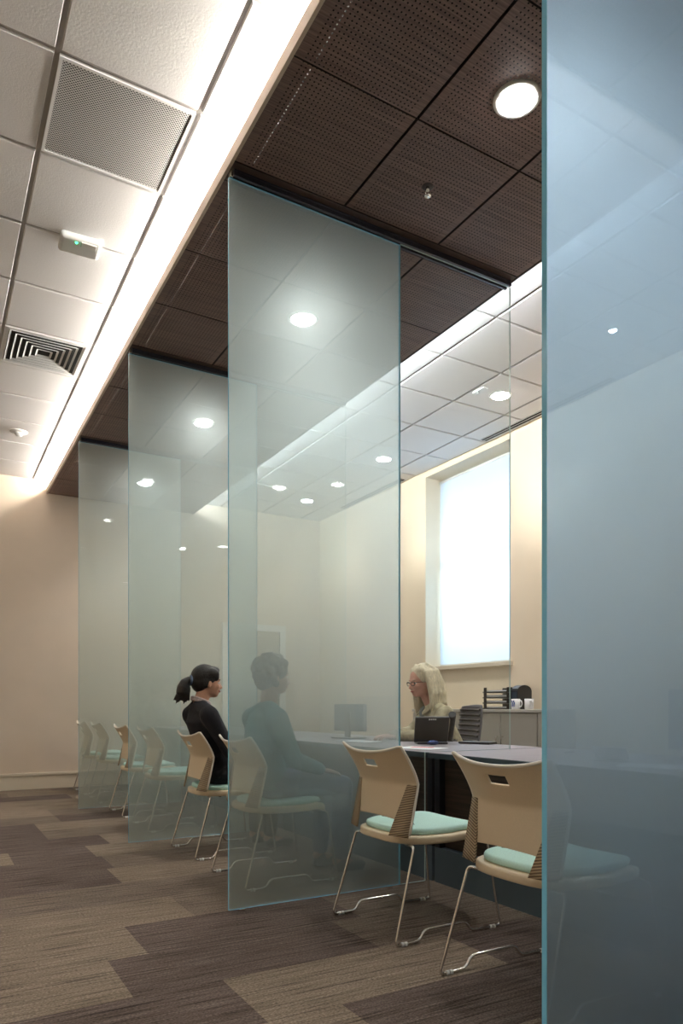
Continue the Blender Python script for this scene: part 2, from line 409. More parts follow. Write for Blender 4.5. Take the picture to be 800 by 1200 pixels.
for r in range(40):
    ya = y0 + r*rowh; yb = ya+rowh; k = r-16
    if ya > YF: break
    if k in fixed:
        for a, b_, s in fixed[k]:
            if a < -5:
                x = b_
                while x > XL: plank(x-1, x, ya, yb, s if x == b_ else random.choice((0,1,2))); x -= 1
            elif b_ > 5:
                x = a
                while x < XR: plank(x, x+1, ya, yb, s if x == a else random.choice((0,1,2))); x += 1
            else: plank(a, b_, ya, yb, s)
    else:
        x = XL - random.random()
        while x < XR: plank(x, x+1, ya, yb, random.choice((0,0,1,2))); x += 1
struct('floor', bm, ['carpet_light', 'carpet_mid', 'carpet_dark'], label='brown and greige streaked carpet plank floor', cat='floor')

# ------------------------------------------------------------------ walls
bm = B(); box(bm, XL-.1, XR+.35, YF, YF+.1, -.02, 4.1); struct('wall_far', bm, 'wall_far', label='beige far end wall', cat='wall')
bm = B(); box(bm, XL-.1, XL, YB, YF, -.02, 4.1); struct('wall_left', bm, 'wall', label='beige left wall', cat='wall')
bm = B(); box(bm, XL-.1, XR+.35, YB-.1, YB, -.02, 4.1); struct('wall_back', bm, 'wall', label='beige wall behind the viewpoint', cat='wall')
WIN = [(5.295, 6.70)]; WZ0, WZ1 = 1.46, 3.685
bm = B(); cur = YB
for a, b_ in sorted(WIN):
    box(bm, XR, XR+.35, cur, a, -.02, 4.1); box(bm, XR, XR+.35, a, b_, -.02, WZ0); box(bm, XR, XR+.35, a, b_, WZ1, 4.1); cur = b_
box(bm, XR, XR+.35, cur, YF, -.02, 4.1)
struct('wall_right', bm, 'wall', label='beige window wall', cat='wall')
bm = B(); box(bm, XL, XR, YF-.014, YF, 0, .165); box(bm, XL, XR, YF-.026, YF, .165, .20)
struct('baseboard_far', bm, 'base', label='cream baseboard with a moulded top along the far wall', cat='baseboard', bevel=.004)
bm = B(); box(bm, XR-.014, XR, YB, YF-.03, 0, .18)
struct('baseboard_right', bm, 'base', label='cream baseboard along the window wall', cat='baseboard')
# far door
bm = B(); box(bm, 3.60, 4.36, YF-.03, YF-.004, .01, 2.06); d = struct('door_1', bm, 'door', label='beige door in the far wall', cat='door')
bm = B()
box(bm, 3.50, 3.59, YF-.04, YF, 0, 2.16); box(bm, 4.37, 4.46, YF-.04, YF, 0, 2.16); box(bm, 3.59, 4.37, YF-.04, YF, 2.07, 2.16)
obj('door_frame', bm, 'trimwhite', d)
bm = B(); tube(bm, [(3.68, YF-.03, 1.0), (3.68, YF-.08, 1.0), (3.79, YF-.08, 1.0)], .009); obj('door_handle', bm, 'chrome', d)

for i, (a, b_) in enumerate(WIN):
    bm = B(); X = XR+.27
    box(bm, X, X+.05, a+.001, a+.06, WZ0, WZ1-.001); box(bm, X, X+.05, b_-.06, b_-.001, WZ0, WZ1-.001)
    box(bm, X, X+.05, a+.06, b_-.06, WZ0+.001, WZ0+.06); box(bm, X, X+.05, a+.06, b_-.06, WZ1-.06, WZ1-.001); box(bm, X, X+.06, a+.06, b_-.06, 2.63, 2.70)
    w = struct('window_%d' % (i+1), bm, 'trimwhite', label='tall sash window %s' % ['above the low cabinets', 'behind the viewpoint'][i], cat='window')
    bm = B(); box(bm, X+.02, X+.026, a+.06, b_-.06, WZ0+.06, 2.63); box(bm, X+.02, X+.026, a+.06, b_-.06, 2.70, WZ1-.06); obj('pane', bm, 'pane', w)
    bm = B(); box(bm, XR-.04, XR+.27, a-.04, b_+.04, WZ0-.045, WZ0-.003); obj('window_sill', bm, 'base', w, bevel=.004)
    t = thing('roller_blind', ['white roller blind drawn down over the window above the low cabinets', 'white roller blind on the window behind the viewpoint'][i], 'window blind', (XR+.20, (a+b_)/2, WZ0+.012), 0, 'roller blinds on the windows')
    hw = (b_-a)/2-.022; H = WZ1-WZ0-.02
    bm = B(); box(bm, -.001, .001, -hw, hw, .015, H-.04); obj('blind_fabric', bm, 'blind', t)
    bm = B(); tube(bm, [(.018, -hw-.012, H-.035), (.018, hw+.012, H-.035)], .024, 14); obj('blind_tube', bm, 'trimwhite', t)
    bm = B(); box(bm, -.006, .006, -hw, hw, 0, .022); obj('bottom_bar', bm, 'trimwhite', t)
    ld = bpy.data.lights.new('daylight', 'AREA'); ld.shape = 'RECTANGLE'; ld.size = b_-a; ld.size_y = WZ1-WZ0+.4
    ld.energy = 44; ld.color = (.60, .80, 1.0)
    lo = bpy.data.objects.new('daylight', ld); C.objects.link(lo); lo.location = (XR+.7, (a+b_)/2, (WZ0+WZ1)/2-.15); lo.rotation_euler = (0, PI/2, 0); lo.rotation_euler = Vector((-1,0,.04)).to_track_quat('-Z', 'Z').to_euler()

# ------------------------------------------------------------------ white grid ceiling
GY = [3.175 + T*k for k in range(-12, 11)]
GL = [1.085 - T*k for k in range(0, 8)]
GR = [3.470 + T*k for k in range(0, 3)]
SPECIAL = {(0, 3.175), (0, 5.635)}
bm = B()
def tile(x0, x1, ya, yb, g=.011):
    ya, yb = max(ya, YB+.001), min(yb, YF-.001); x0, x1 = max(x0, XL+.001), min(x1, XR-.001)
    if yb-ya < .03 or x1-x0 < .03: return
    z = ZC; c = .004; zi = ZC+.012
    X0, X1, Y0, Y1 = x0+g, x1-g, ya+g, yb-g
    a = [bm.verts.new(p) for p in ((X0+c, Y0+c, z), (X1-c, Y0+c, z), (X1-c, Y1-c, z), (X0+c, Y1-c, z))]
    b_ = [bm.verts.new(p) for p in ((X0, Y0, z+c), (X1, Y0, z+c), (X1, Y1, z+c), (X0, Y1, z+c))]
    d_ = [bm.verts.new(p) for p in ((X0, Y0, zi), (X1, Y0, zi), (X1, Y1, zi), (X0, Y1, zi))]
    bm.faces.new(a)
    for k in range(4):
        bm.faces.new((a[k], a[(k+1)%4], b_[(k+1)%4], b_[k])); bm.faces.new((b_[k], b_[(k+1)%4], d_[(k+1)%4], d_[k]))
for j in range(len(GY)-1):
    for i in range(len(GL)-1):
        if i == 0 and (abs(GY[j]-3.175) < .01 or abs(GY[j]-5.634) < .01): continue
        tile(GL[i+1], GL[i], GY[j], GY[j+1])
    tile(1.085, 1.70, GY[j], GY[j+1]); tile(1.70, 2.241, GY[j], GY[j+1]); tile(2.241, 2.856, GY[j], GY[j+1]); tile(2.856, 3.47, GY[j], GY[j+1])
    tile(3.47, 3.47+T, GY[j], GY[j+1]); tile(3.47+T, 3.47+2*T, GY[j], GY[j+1]); tile(3.47+2*T, XR, GY[j], GY[j+1])
n0 = len(bm.faces)
box(bm, XL-.1, XR+.35, YB-.1, YF+.1, ZC+.0115, ZC+.2, 1)
struct('ceiling', bm, ['tile', 'grid'], label='white suspended tile ceiling with grey grid', cat='ceiling')

# return air grille and four way diffuser sitting in the grid
gx, gy = 1.085-T/2, 3.175+T/2
t = thing('return_air_grille', 'grey perforated square return air grille in the white ceiling', 'air vent', (gx, gy, ZC))
h = T/2-.011
bm = B()
for a in ((-h, h, -h, -h+.014), (-h, h, h-.014, h), (-h, -h+.014, -h+.014, h-.014), (h-.014, h, -h+.014, h-.014)): box(bm, *a, -.004, .0105)
obj('frame', bm, 'trimwhite', t)
bm = B(); bm.faces.new([bm.verts.new(p) for p in ((-h+.014,-h+.014,-.001), (h-.014,-h+.014,-.001), (h-.014,h-.014,-.001), (-h+.014,h-.014,-.001))]); obj('perforated_face', bm, 'perf', t)
bm = B(); box(bm, -h+.014, h-.014, -h+.014, h-.014, .0085, .011); obj('duct_opening', bm, 'gap', t)

t = thing('ceiling_diffuser', 'square four way louvred air diffuser in the white ceiling', 'air vent', (gx, 5.635+T/2, ZC))
bm = B()
for a in ((-h, h, -h, -h+.03), (-h, h, h-.03, h), (-h, -h+.03, -h+.03, h-.03), (h-.03, h, -h+.03, h-.03)): box(bm, *a, -.004, .0105)
obj('frame', bm, 'trimwhite', t)
for k in range(6):
    ro = h-.034-k*.041; ri = ro-.013
    if ri < .01: break
    bm = B(); z1, z2 = .004, -.005
    A = [bm.verts.new(p) for p in ((-ro,-ro,z2), (ro,-ro,z2), (ro,ro,z2), (-ro,ro,z2))]
    D = [bm.verts.new(p) for p in ((-ri,-ri,z1), (ri,-ri,z1), (ri,ri,z1), (-ri,ri,z1))]
    for q in range(4): bm.faces.new((A[q], A[(q+1)%4], D[(q+1)%4], D[q]))
    o = obj('louvre', bm, 'grille_metal', t); s = o.modifiers.new('s', 'SOLIDIFY'); s.thickness = .003
bm = B(); box(bm, -h+.03, h-.03, -h+.03, h-.03, .0085, .0112); obj('duct_opening', bm, 'gap', t)

# wireless unit with green light
t = thing('ceiling_sensor_unit', 'rounded white ceiling unit with a glowing green light', 'ceiling sensor', (.775, 4.405, ZC-.001), -.05)
bm = B(); box(bm, -.115, .115, -.085, .085, -.045, 0); obj('housing', bm, 'plastic_white', t, bevel=.034, seg=6)
bm = B(); box(bm, .0, .085, -.076, -.030, -.0525, -.044); obj('button_plate', bm, 'trimwhite', t, bevel=.0035)
bm = B(); ball(bm, (-.025, -.055, -.0455), .0075); obj('indicator_light', bm, 'led', t)
# small ceiling detector far left
t = thing('smoke_detector', 'small round white detector on the white ceiling towards the far wall', 'smoke detector', (.784, 7.765, ZC))
bm = B(); lathe(bm, [(0, -.012), (.075, -.010), (.085, 0), (0, 0)]); obj('base_plate', bm, 'trimwhite', t)
bm = B(); lathe(bm, [(0, -.045), (.028, -.043), (.038, -.025), (.042, -.0125), (0, -.0125)]); obj('sensing_head', bm, 'plastic_white', t)

# ------------------------------------------------------------------ dark perforated ceiling cloud
CY0 = .37; bays = [(CY0, PANELS[0]-.07)] + [(PANELS[i]+.07, PANELS[i+1]-.07) for i in range(3)] + [(PANELS[3]+.07, YF-.012)]
bm = B(); g = .004
def open_tile(x0, x1, ya, yb, mi):
    z = ZD
    a = [bm.verts.new(p) for p in ((x0,ya,z), (x1,ya,z), (x1,yb,z), (x0,yb,z))]; b_ = [bm.verts.new((v.co.x, v.co.y, z+.014)) for v in a]
    bm.faces.new(a).material_index = mi
    for k in range(4): bm.faces.new((a[k], a[(k+1)%4], b_[(k+1)%4], b_[k])).material_index = 2
seams = []
for n_, (a, b_) in enumerate(bays):
    ny = max(1, round((b_-a)/.62)); st = (b_-a)/ny
    for j in range(ny):
        for i in range(3): open_tile(CX0+.006+TW*i + (g if i else 0), CX0+TW*(i+1)-g, a+st*j+g, a+st*(j+1)-g, 0)
        seams.append(a+st*j)
    seams.append(b_)
    if n_ < 4: open_tile(CX0+.006, CX1-.004, b_+g, b_+.14-g, 1)
for s in seams: box(bm, CX0+.006, CX1-.004, s-.012, s+.012, ZD+.0145, ZD+.02, 3)
for i in (1, 2): box(bm, CX0+TW*i-.012, CX0+TW*i+.012, CY0, YF-.012, ZD+.0202, ZD+.024, 3)
box(bm, 1.3655, CX1-.004, CY0, YF-.012, ZD+.030, ZD+.045, 3)                     # black acoustic backing
box(bm, CX0+.006, CX0+.094, CY0, YF-.012, ZD+.026, ZD+.058, 3)                  # lamp shelf along the edge
struct('ceiling.001', bm, ['cloud', 'cloudplain', 'brownedge', 'blackmat'], label='dropped dark brown perforated wood ceiling', cat='ceiling')
bm = B(); box(bm, CX0-.012, CX0+.005, CY0-.02, YF-.002, ZD-.003, ZD+.062); struct('trim_1', bm, 'fascia', label='cream edge trim of the dropped brown ceiling beside the cove light', cat='trim', bevel=.0015)
bm = B(); box(bm, CX1-.003, CX1+.009, CY0-.02, YF-.002, ZD-.003, ZD+.062); struct('trim_2', bm, 'brownedge', label='dark edge trim of the dropped ceiling on the window side', cat='trim')
bm = B(); box(bm, CX0+.006, CX1-.004, CY0-.02, CY0-.004, ZD-.003, ZD+.062); struct('trim_3', bm, 'trimwhite', label='edge trim across the near end of the dropped ceiling', cat='trim')
t = thing('cove_light', 'bright linear cove light along the cream edge of the brown ceiling', 'cove light', (CX0+.036, 0, ZD+.0585))
bm = B(); tube(bm, [(0, CY0+.05, .034), (0, YF-.05, .034)], .013, 8); obj('lamp_tube', bm, 'tube', t)
bm = B(); box(bm, -.016, .016, CY0+.03, YF-.03, 0, .018); obj('lamp_holder', bm, 'trimwhite', t)
t = thing('cove_light', 'linear cove light washing the white ceiling on the window side', 'cove light', (CX1-.05, 0, ZD+.0455))
bm = B(); tube(bm, [(0, CY0+.05, .040), (0, YF-.05, .040)], .012, 8); obj('lamp_tube', bm, 'tube_cool', t)
bm = B(); box(bm, -.016, .016, CY0+.03, YF-.03, 0, .026); obj('lamp_holder', bm, 'trimwhite', t)

t = thing('cove_light', 'linear cove light along the near end of the brown ceiling', 'cove light', (0, CY0+.05, ZD+.0455))
bm = B(); tube(bm, [(1.40, 0, .040), (CX1-.12, 0, .040)], .012, 8); obj('lamp_tube', bm, 'tube_cool', t)
bm = B(); box(bm, 1.39, CX1-.11, -.016, .016, 0, .026); obj('lamp_holder', bm, 'trimwhite', t)
# downlights
def make_downlight(lens):
    t = thing('recessed_downlight', '', 'downlight')
    bm = B(); lathe(bm, [(.078, -.001), (.078, -.008), (.092, -.007), (.102, -.0005), (.078, -.0005)], seg=40); obj('trim_ring', bm, 'trimwhite', t)
    bm = B(); lathe(bm, [(.0775, -.001), (.074, -.010), (.055, -.017), (.03, -.020), (0, -.021)], seg=32); obj('lens', bm, lens, t)
    ld = bpy.data.lights.new('lamp', 'SPOT'); ld.energy = 34 if lens == 'lens_dim' else 22; ld.spot_size = math.radians(118); ld.spot_blend = .7; ld.shadow_soft_size = .07; ld.color = (1, .97, .93)
    lo = bpy.data.objects.new('lamp', ld); C.objects.link(lo); lo.parent = t; lo.location = (0, 0, -.05)
    return t
spots = [(2.178, 2.25, 'bright round downlight in the brown ceiling nearest the viewer'),
         (2.170, 4.245, 'round downlight in the brown ceiling seen through the middle frosted panel'),
         (2.178, 6.265, 'round downlight in the brown ceiling seen through the second frosted panel from the back'),
         (2.180, 8.30, 'round downlight in the brown ceiling nearest the far wall')]
d0 = make_downlight('lens')
for i, (x, y, lb) in enumerate(spots):
    o = d0 if i == 0 else dup(d0, (0,0,0)); o.location = (x, y, ZD); o['label'] = lb; o['group'] = 'downlights in the brown ceiling'
d1 = make_downlight('lens_dim')
side = [(4.37, 4.715, 'round downlight in the white ceiling seen beside the clear glass edge'), (4.37, 6.575, 'round downlight in the white ceiling glowing through the middle frosted panel'),
        (4.37, 8.42, 'farthest round downlight in the white ceiling by the windows'), (4.37, 2.86, 'round downlight in the white ceiling at the right frame edge'),
        (-1.4, 1.0, 'downlight left of the frame over the walkway, nearest'), (-1.4, 4.1, 'downlight left of the frame over the walkway, middle'), (-1.4, 7.2, 'downlight left of the frame over the walkway, farthest'),  # walkway lamps added out of view to brighten the room
        (1.0, -1.6, 'downlight behind the viewpoint on the walkway side'), (3.8, -1.6, 'downlight behind the viewpoint on the window side')]  # two more fill lamps added unseen behind the camera
for i, (x, y, lb) in enumerate(side):
    o = d1 if i == 0 else dup(d1, (0,0,0)); o.location = (x, y, ZC); o['label'] = lb; o['group'] = 'downlights in the white ceiling'
t = thing('accent_light', 'tiny bright accent light seen through the nearest frosted panel', 'ceiling light', (4.324, 3.487, ZC))
bm = B(); lathe(bm, [(.03, 0), (.03, -.005), (.04, -.004), (.042, 0)]); obj('trim_ring', bm, 'trimwhite', t)
bm = B(); lathe(bm, [(.029, -.001), (.02, -.008), (0, -.010)]); obj('lens', bm, 'lens', t)
t = thing('occupancy_sensor', 'small rectangular white sensor beside the downlight in the white ceiling', 'ceiling sensor', (4.14, 4.72, ZC), 0)
bm = B(); box(bm, -.03, .03, -.07, .07, -.018, 0); obj('housing', bm, 'plastic_white', t, bevel=.005)
bm = B(); box(bm, -.012, .012, .01, .05, -.022, -.0175); obj('sensor_window', bm, 'grille_metal', t)
t = thing('sprinkler_head', 'small steel sprinkler head hanging from the brown ceiling', 'sprinkler', (2.159, 2.853, ZD))
bm = B(); lathe(bm, [(0, -.003), (.026, -.003), (.030, 0), (0, 0)], seg=20); obj('escutcheon', bm, 'brownedge', t)
bm = B(); tube(bm, [(0,0,-.003), (0,0,-.02)], .009); tube(bm, [(.009,0,-.015), (.016,0,-.03), (.004,0,-.045)], .0025); tube(bm, [(-.009,0,-.015), (-.016,0,-.03), (-.004,0,-.045)], .0025); obj('frame', bm, 'chrome', t)
bm = B(); lathe(bm, [(0, -.044), (.017, -.044), (.017, -.047), (0, -.047)], seg=12); obj('deflector', bm, 'chrome', t)
for i, (ya, yb, lb) in enumerate([(4.0, 5.60, 'black slotted linear air diffuser in the ceiling beside the window top'), (7.05, 8.5, 'black slotted linear air diffuser in the ceiling nearer the far wall')]):
    t = thing('linear_slot_diffuser', lb, 'air vent', (4.955, (ya+yb)/2, ZC), 0, 'slot diffusers along the window wall'); hl = (yb-ya)/2
    bm = B(); box(bm, -.042, .042, -hl, hl, -.003, 0); obj('slot_backing', bm, 'blackmat', t)
    bm = B()
    for x in (-.042, -.0025, .037): box(bm, x, x+.005, -hl, hl, -.005, -.0031)
    obj('slot_bars', bm, 'trimwhite', t)

# ------------------------------------------------------------------ glass screens
def glass_box(name, x0, x1, y0_, y1_, z0, z1, mat, edge, parent, poly=None):
    bm = B(); pts = poly or [(x0, z0), (x1, z0), (x1, z1), (x0, z1)]
    A = [bm.verts.new((x, y0_, z)) for x, z in pts]; D = [bm.verts.new((x, y1_, z)) for x, z in pts]
    bm.faces.new(A); bm.faces.new(D[::-1])
    for k in range(len(pts)): bm.faces.new((A[k], A[(k+1)%len(pts)], D[(k+1)%len(pts)], D[k])).material_index = 1
    return obj(name, bm, [mat, edge], parent)
desc = ['nearest frosted blue glass panel at the right edge of the photo', 'large frosted glass panel in front of the person in teal',
        'frosted glass panel behind the woman in black', 'farthest frosted glass panel near the beige wall']
desc2 = ['clear glass pane continuing the nearest frosted panel', 'clear glass pane over the desk in front of the white haired woman', 'clear glass pane behind the person in teal', 'clear glass pane of the farthest screen']
DX0, DX1, DZ = 2.45, 3.40, .74
for i, P in enumerate(PANELS):
    th = .016 if i == 0 else .012
    t = thing('frosted_glass_panel', desc[i], 'glass panel', (1.76, P, .012), 0, 'frosted glass screens')
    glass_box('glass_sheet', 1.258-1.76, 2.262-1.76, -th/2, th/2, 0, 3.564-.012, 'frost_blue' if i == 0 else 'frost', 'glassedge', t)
    for sx in (-.45, .42):
        bm = B(); box(bm, sx, sx+.03, -.012, .012, -.012, -.0005); obj('floor_shim', bm, 'chrome', t)
    t = thing('clear_glass_pane', desc2[i], 'glass panel', (2.67, P, .012), 0, 'clear glass panes over the desks')
    o = [(2.268, .0), (2.44, .0), (2.44, DZ-.0115), (3.088, DZ-.0115), (3.088, 3.56), (2.268, 3.56)]
    glass_box('glass_sheet', 0, 0, -.005, .005, 0, 0, 'clear', 'glassedge_pale', t, [(x-2.67, z) for x, z in o])
    bm = B(); box(bm, -.405, -.24, -.008, .008, -.011, -.0005); obj('floor_channel', bm, 'chrome', t)
    t = thing('glass_track', 'dark metal ceiling track above the ' + ['nearest blue frosted panel', 'large middle frosted panel', 'frosted panel behind the woman in black', 'farthest frosted panel'][i], 'track', (CX0+.02, P, ZD), 0, 'ceiling tracks of the glass screens')
    bm = B(); Lx = CX1-CX0-.03
    box(bm, 0, Lx, -.028, .028, -.010, -.0005); box(bm, 0, Lx, -.028, -.012, -.034, -.0101); box(bm, 0, Lx, .012, .028, -.034, -.0101)
    obj('channel', bm, 'track', t, bevel=.002)
    bm = B(); box(bm, -.012, -.0003, -.016, .016, -.034, -.0005); obj('end_cap', bm, 'chrome', t)

# ------------------------------------------------------------------ desks (one long desk per bay)
bayspan = [(-.83, PANELS[0]), (PANELS[0], PANELS[1]), (PANELS[1], PANELS[2]), (PANELS[2], PANELS[3]), (PANELS[3], 9.22)]
dl = ['desk behind the nearest frosted panel towards the viewer', 'grey topped counter desk behind the two empty front chairs', 'grey topped counter desk between the seated visitors and the white haired woman',
      'counter desk behind the clear pane past the woman in black', 'counter desk nearest the far wall']
for i, (a, b_) in enumerate(bayspan):
    if i == 0: continue
    mid = (a+b_)/2; hl = (b_-a)/2-.012
    t = thing('counter_desk', dl[i], 'desk', (2.9, mid, 0), 0, 'counter desks between the glass screens')
    bm = B(); box(bm, DX0-2.9, DX1-2.9, -hl, hl, DZ-.032, DZ); fs = list(bm.faces)
    for f in bm.faces:
        if f.calc_center_median().z < DZ-.001: f.material_index = 1
    obj('desk_top', bm, ['desk', 'deskedge'], t, bevel=.003)
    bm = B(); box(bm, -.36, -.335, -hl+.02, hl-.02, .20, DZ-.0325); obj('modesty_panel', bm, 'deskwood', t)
    bm = B(); box(bm, -.40, -.375+.04, -hl+.001, hl-.001, 0, .199); obj('plinth', bm, 'plinth', t)  # band below the shadow edge on the desk front, painted blue-grey as lit
    for s in (-1, 1):
        bm = B(); box(bm, -.40, -.3605, s*hl-(.045 if s > 0 else 0), s*hl+(0 if s > 0 else .045), .1995, DZ-.0325); obj('leg', bm, 'black', t)
        bm = B(); box(bm, .40, .45, s*hl-(.045 if s > 0 else 0), s*hl+(0 if s > 0 else .045), 0, DZ-.0325); obj('leg', bm, 'black', t)

# ------------------------------------------------------------------ chairs
def make_chair():
    t = thing('visitor_chair', '', 'chair')
    def half(z):      # half width of the shell by height
        return .231 + .008*max(0, (z-.66)/.17)
    def side_x(z):    # profile of the shell's side edge
        if z < .66: return .092 + (z-.44)/.22*.048
        u = (z-.66)/.175; return .140 - .100*u**1.25 + .012*u*(1-u)
    nu, nv = 30, 26
    bm = B(); grid = {}
    for j in range(nv+1):
        for i in range(nu+1):
            u = -1+2*i/nu; v = j/nv
            ztop = .800 + .034*abs(u)**2.4
            zbot = .515 - .018*u*u
            z = zbot + (ztop-zbot)*v
            y = u*half(z)
            x = side_x(z) - .055*(1-u*u)*(.45+.55*min(1, max(0, (z-.45)/.25))) 
            grid[i, j] = bm.verts.new((x, y, z))
    for j in range(nv):
        for i in range(nu):
            if 12 <= i <= 17 and 20 <= j <= 22: continue
            f = bm.faces.new((grid[i,j], grid[i+1,j], grid[i+1,j+1], grid[i,j+1])); f.smooth = True
    o = obj('backrest', bm, 'shell', t); s = o.modifiers.new('s', 'SOLIDIFY'); s.thickness = .009; s.offset = 0
    bv = o.modifiers.new('b', 'BEVEL'); bv.width = .002; bv.segments = 2; bv.limit_method = 'ANGLE'
    # lighter lipped rim around the top and sides of the shell
    bm = B(); pts = [(side_x(z)+.002, -half(z)-.002, z) for z in [.45+.03*k for k in range(13)]]
    rim = []
    for z in [.45 + .38*k/14 for k in range(15)]: rim.append(Vector((side_x(z), -half(z), z)))
    for k in range(1, nu): rim.append(grid_co(k/nu, half, side_x))
    for z in [.45 + .38*k/14 for k in range(14, -1, -1)]: rim.append(Vector((side_x(z), half(z), z)))
    tube(bm, rim, .0065, 6); obj('shell_rim', bm, 'shell_edge', t)
    # ribbed wings joining back and seat
    for sgn in (-1, 1):
        bm = B(); out, inn = [], []
        n = 8
        for k in range(n+1):
            v = k/n; z = .440+.222*v
            yo = half(z); wi = .100-.052*v
            out.append(Vector((side_x(z)-.006, sgn*yo, z))); inn.append(Vector((side_x(z)-.006-.030*(wi/.1), sgn*(yo-wi), z)))
        vo = [bm.verts.new(p) for p in out]; vi = [bm.verts.new(p) for p in inn]
        for k in range(n): bm.faces.new((vo[k], vo[k+1], vi[k+1], vi[k])).smooth = True
        o = obj('side_wing', bm, 'wing', t); s = o.modifiers.new('s', 'SOLIDIFY'); s.thickness = .008; s.offset = 0
    # seat pan and cushion, both rounded at the rear
    def outline(inset, n=40):
        pts = []
        for k in range(n):
            a = 2*PI*k/n; c, s_ = math.cos(a), math.sin(a)
            ex = .5 if c > 0 else .72
            x = .318 + math.copysign(abs(c)**ex, c)*(.252-inset); y = math.copysign(abs(s_)**.62, s_)*(.249-inset)
            if c > 0: y *= 1-.10*c
            pts.append((x, y))
        return pts
    def dip(x, y): return .012*max(0, (x-.30)/.25)**1.5 - .030*max(0, (x-.46)/.09)**2
    def slab(name, inset, z0, z1, mat, r, parent):
        bm = B(); rings = []
        prof = [(inset+r, z0), (inset+r*.25, z0+r*.3), (inset, z0+r), (inset, z1-r), (inset+r*.3, z1-r*.3), (inset+r, z1), (inset+.08, z1+.002), (inset+.15, z1)]
        for ins, z in prof: rings.append([bm.verts.new((x, y, z+dip(x, y))) for x, y in outline(ins)])
        m_ = len(rings[0])
        for i in range(len(rings)-1):
            for k in range(m_): bm.faces.new((rings[i][k], rings[i][(k+1)%m_], rings[i+1][(k+1)%m_], rings[i+1][k])).smooth = True
        bm.faces.new(rings[0]); bm.faces.new(rings[-1])
        return obj(name, bm, mat, parent)
    slab('seat_pan', 0, .404, .440, 'shell', .010, t)
    cu = slab('seat_cushion', .026, .4405, .470, 'mint', .012, t)
    bm = B(); tube(bm, [(.20, -.12, .4722), (.26, -.02, .474), (.27, .10, .474), (.22, .17, .4722)], .0012, 5); obj('seam', bm, 'seam', cu)
    # sled legs with the stepped floor rail
    for sgn in (-1, 1):
        y = sgn*.262; yt = sgn*.236
        p = [(.125, sgn*.16, .400), (.115, yt, .402), (0, y, .007), (.075, y, .007), (.125, y, .009), (.150, y, .052), (.375, y, .052), (.405, y, .010), (.575, y, .007), (.525, yt, .392), (.50, sgn*.15, .403)]
        bm = B(); tube(bm, rounded(p, .022, 5), .0062, 10); o = obj('leg', bm, 'chrome', t)
        for xg in (.045, .53):
            bm = B(); tube(bm, [(xg-.014, y, .0068), (xg-.003, y, .0068)], .0094, 10); tube(bm, [(xg+.003, y, .0068), (xg+.014, y, .0068)], .0094, 10); obj('floor_glide', bm, 'plastic_white', o)
    for xc in (.20, .42):
        bm = B(); tube(bm, [(xc, -.19, .402), (xc, .19, .402)], .008); obj('cross_bar', bm, 'black', t)
    return t
def grid_co(v, half, side_x):
    u = -1+2*v; z = .800+.034*abs(u)**2.4
    return Vector((side_x(z)-.055*(1-u*u), u*half(z), z))
ch = make_chair()
chairs = [(1.672, 2.692, 0, 'empty tan chair with mint seat directly right of the large frosted panel', 'empty visitor chairs at the front desk'),
          (1.637, 1.828, 0, 'empty tan chair with mint seat, partly behind the nearest blue panel', 'empty visitor chairs at the front desk'),
          (1.490, 4.705, 0, 'tan chair holding the woman in black', None),
          (1.473, 3.825, 0, 'chair holding the person in teal behind frosted glass', None),
          (1.50, 6.75, 0, 'farther empty chair seen through the frosted panel behind the woman in black', 'empty visitor chairs behind frosted glass'),
          (1.50, 5.88, 0, 'nearer empty chair seen through the frosted panel behind the woman in black', 'empty visitor chairs behind frosted glass'),
          (1.50, 8.70, 0, 'farthest empty chair behind the farthest frosted panel', 'empty visitor chairs behind frosted glass'),
          (1.50, 7.86, 0, 'empty chair just behind the farthest frosted panel', 'empty visitor chairs behind frosted glass')]
for i, (x, y, rz, lb, gr) in enumerate(chairs):
    o = ch if i == 0 else dup(ch, (0,0,0))
    o.location = (x, y, 0); o.rotation_euler = (0,0,rz); o['label'] = lb
    if gr: o['group'] = gr
    elif 'group' in o: del o['group']

# ------------------------------------------------------------------ people
def rings_solid(bm, rings, seg=20):
    # stacked horizontal-ish ellipses: (x, y, z, rx, ry)
    R = []
    for (x, y, z, a, b_) in rings: R.append([bm.verts.new((x+a*math.cos(2*PI*k/seg), y+b_*math.sin(2*PI*k/seg), z)) for k in range(seg)])
    for i in range(len(R)-1):
        for k in range(seg): bm.faces.new((R[i][k], R[i][(k+1)%seg], R[i+1][(k+1)%seg], R[i+1][k]))
    bm.faces.new(R[0][::-1]); bm.faces.new(R[-1])
def cap(bm, pts, radii, seg=12):
    tube(bm, pts, radii, seg)
    for p, r in ((pts[0], radii[0]), (pts[-1], radii[-1])): ball(bm, p, r*.98, seg=seg, rings=8)
    for p, r in zip(pts[1:-1], radii[1:-1]): ball(bm, p, r*.99, seg=seg, rings=8)
def hand(bm, w, d, palm_n, side):
    # w wrist, d finger direction, palm_n palm normal, side = +1/-1 thumb side
    w, d, n = Vector(w), Vector(d).normalized(), Vector(palm_n).normalized(); s = d.cross(n).normalized()*side
    R = Matrix((d, s, n)).transposed()
    ball(bm, w+d*.045, (.050, .038, .015), R)
    for k, (off, ln) in enumerate([(.028, .068), (.010, .076), (-.009, .071), (-.027, .055)]):
        a = w+d*.075+s*off; b1 = a+d*ln*.5-n*(-.004); c1 = a+d*ln*.86+n*.016; e = a+d*ln+n*.032
        cap(bm, [a-d*.02, b1, c1, e], [.0095, .0088, .008, .007], 8)
    a = w+d*.022+s*.030; cap(bm, [a, a+d*.025+s*.022+n*.01, a+d*.052+s*.026+n*.018], [.0115, .0105, .008], 8)
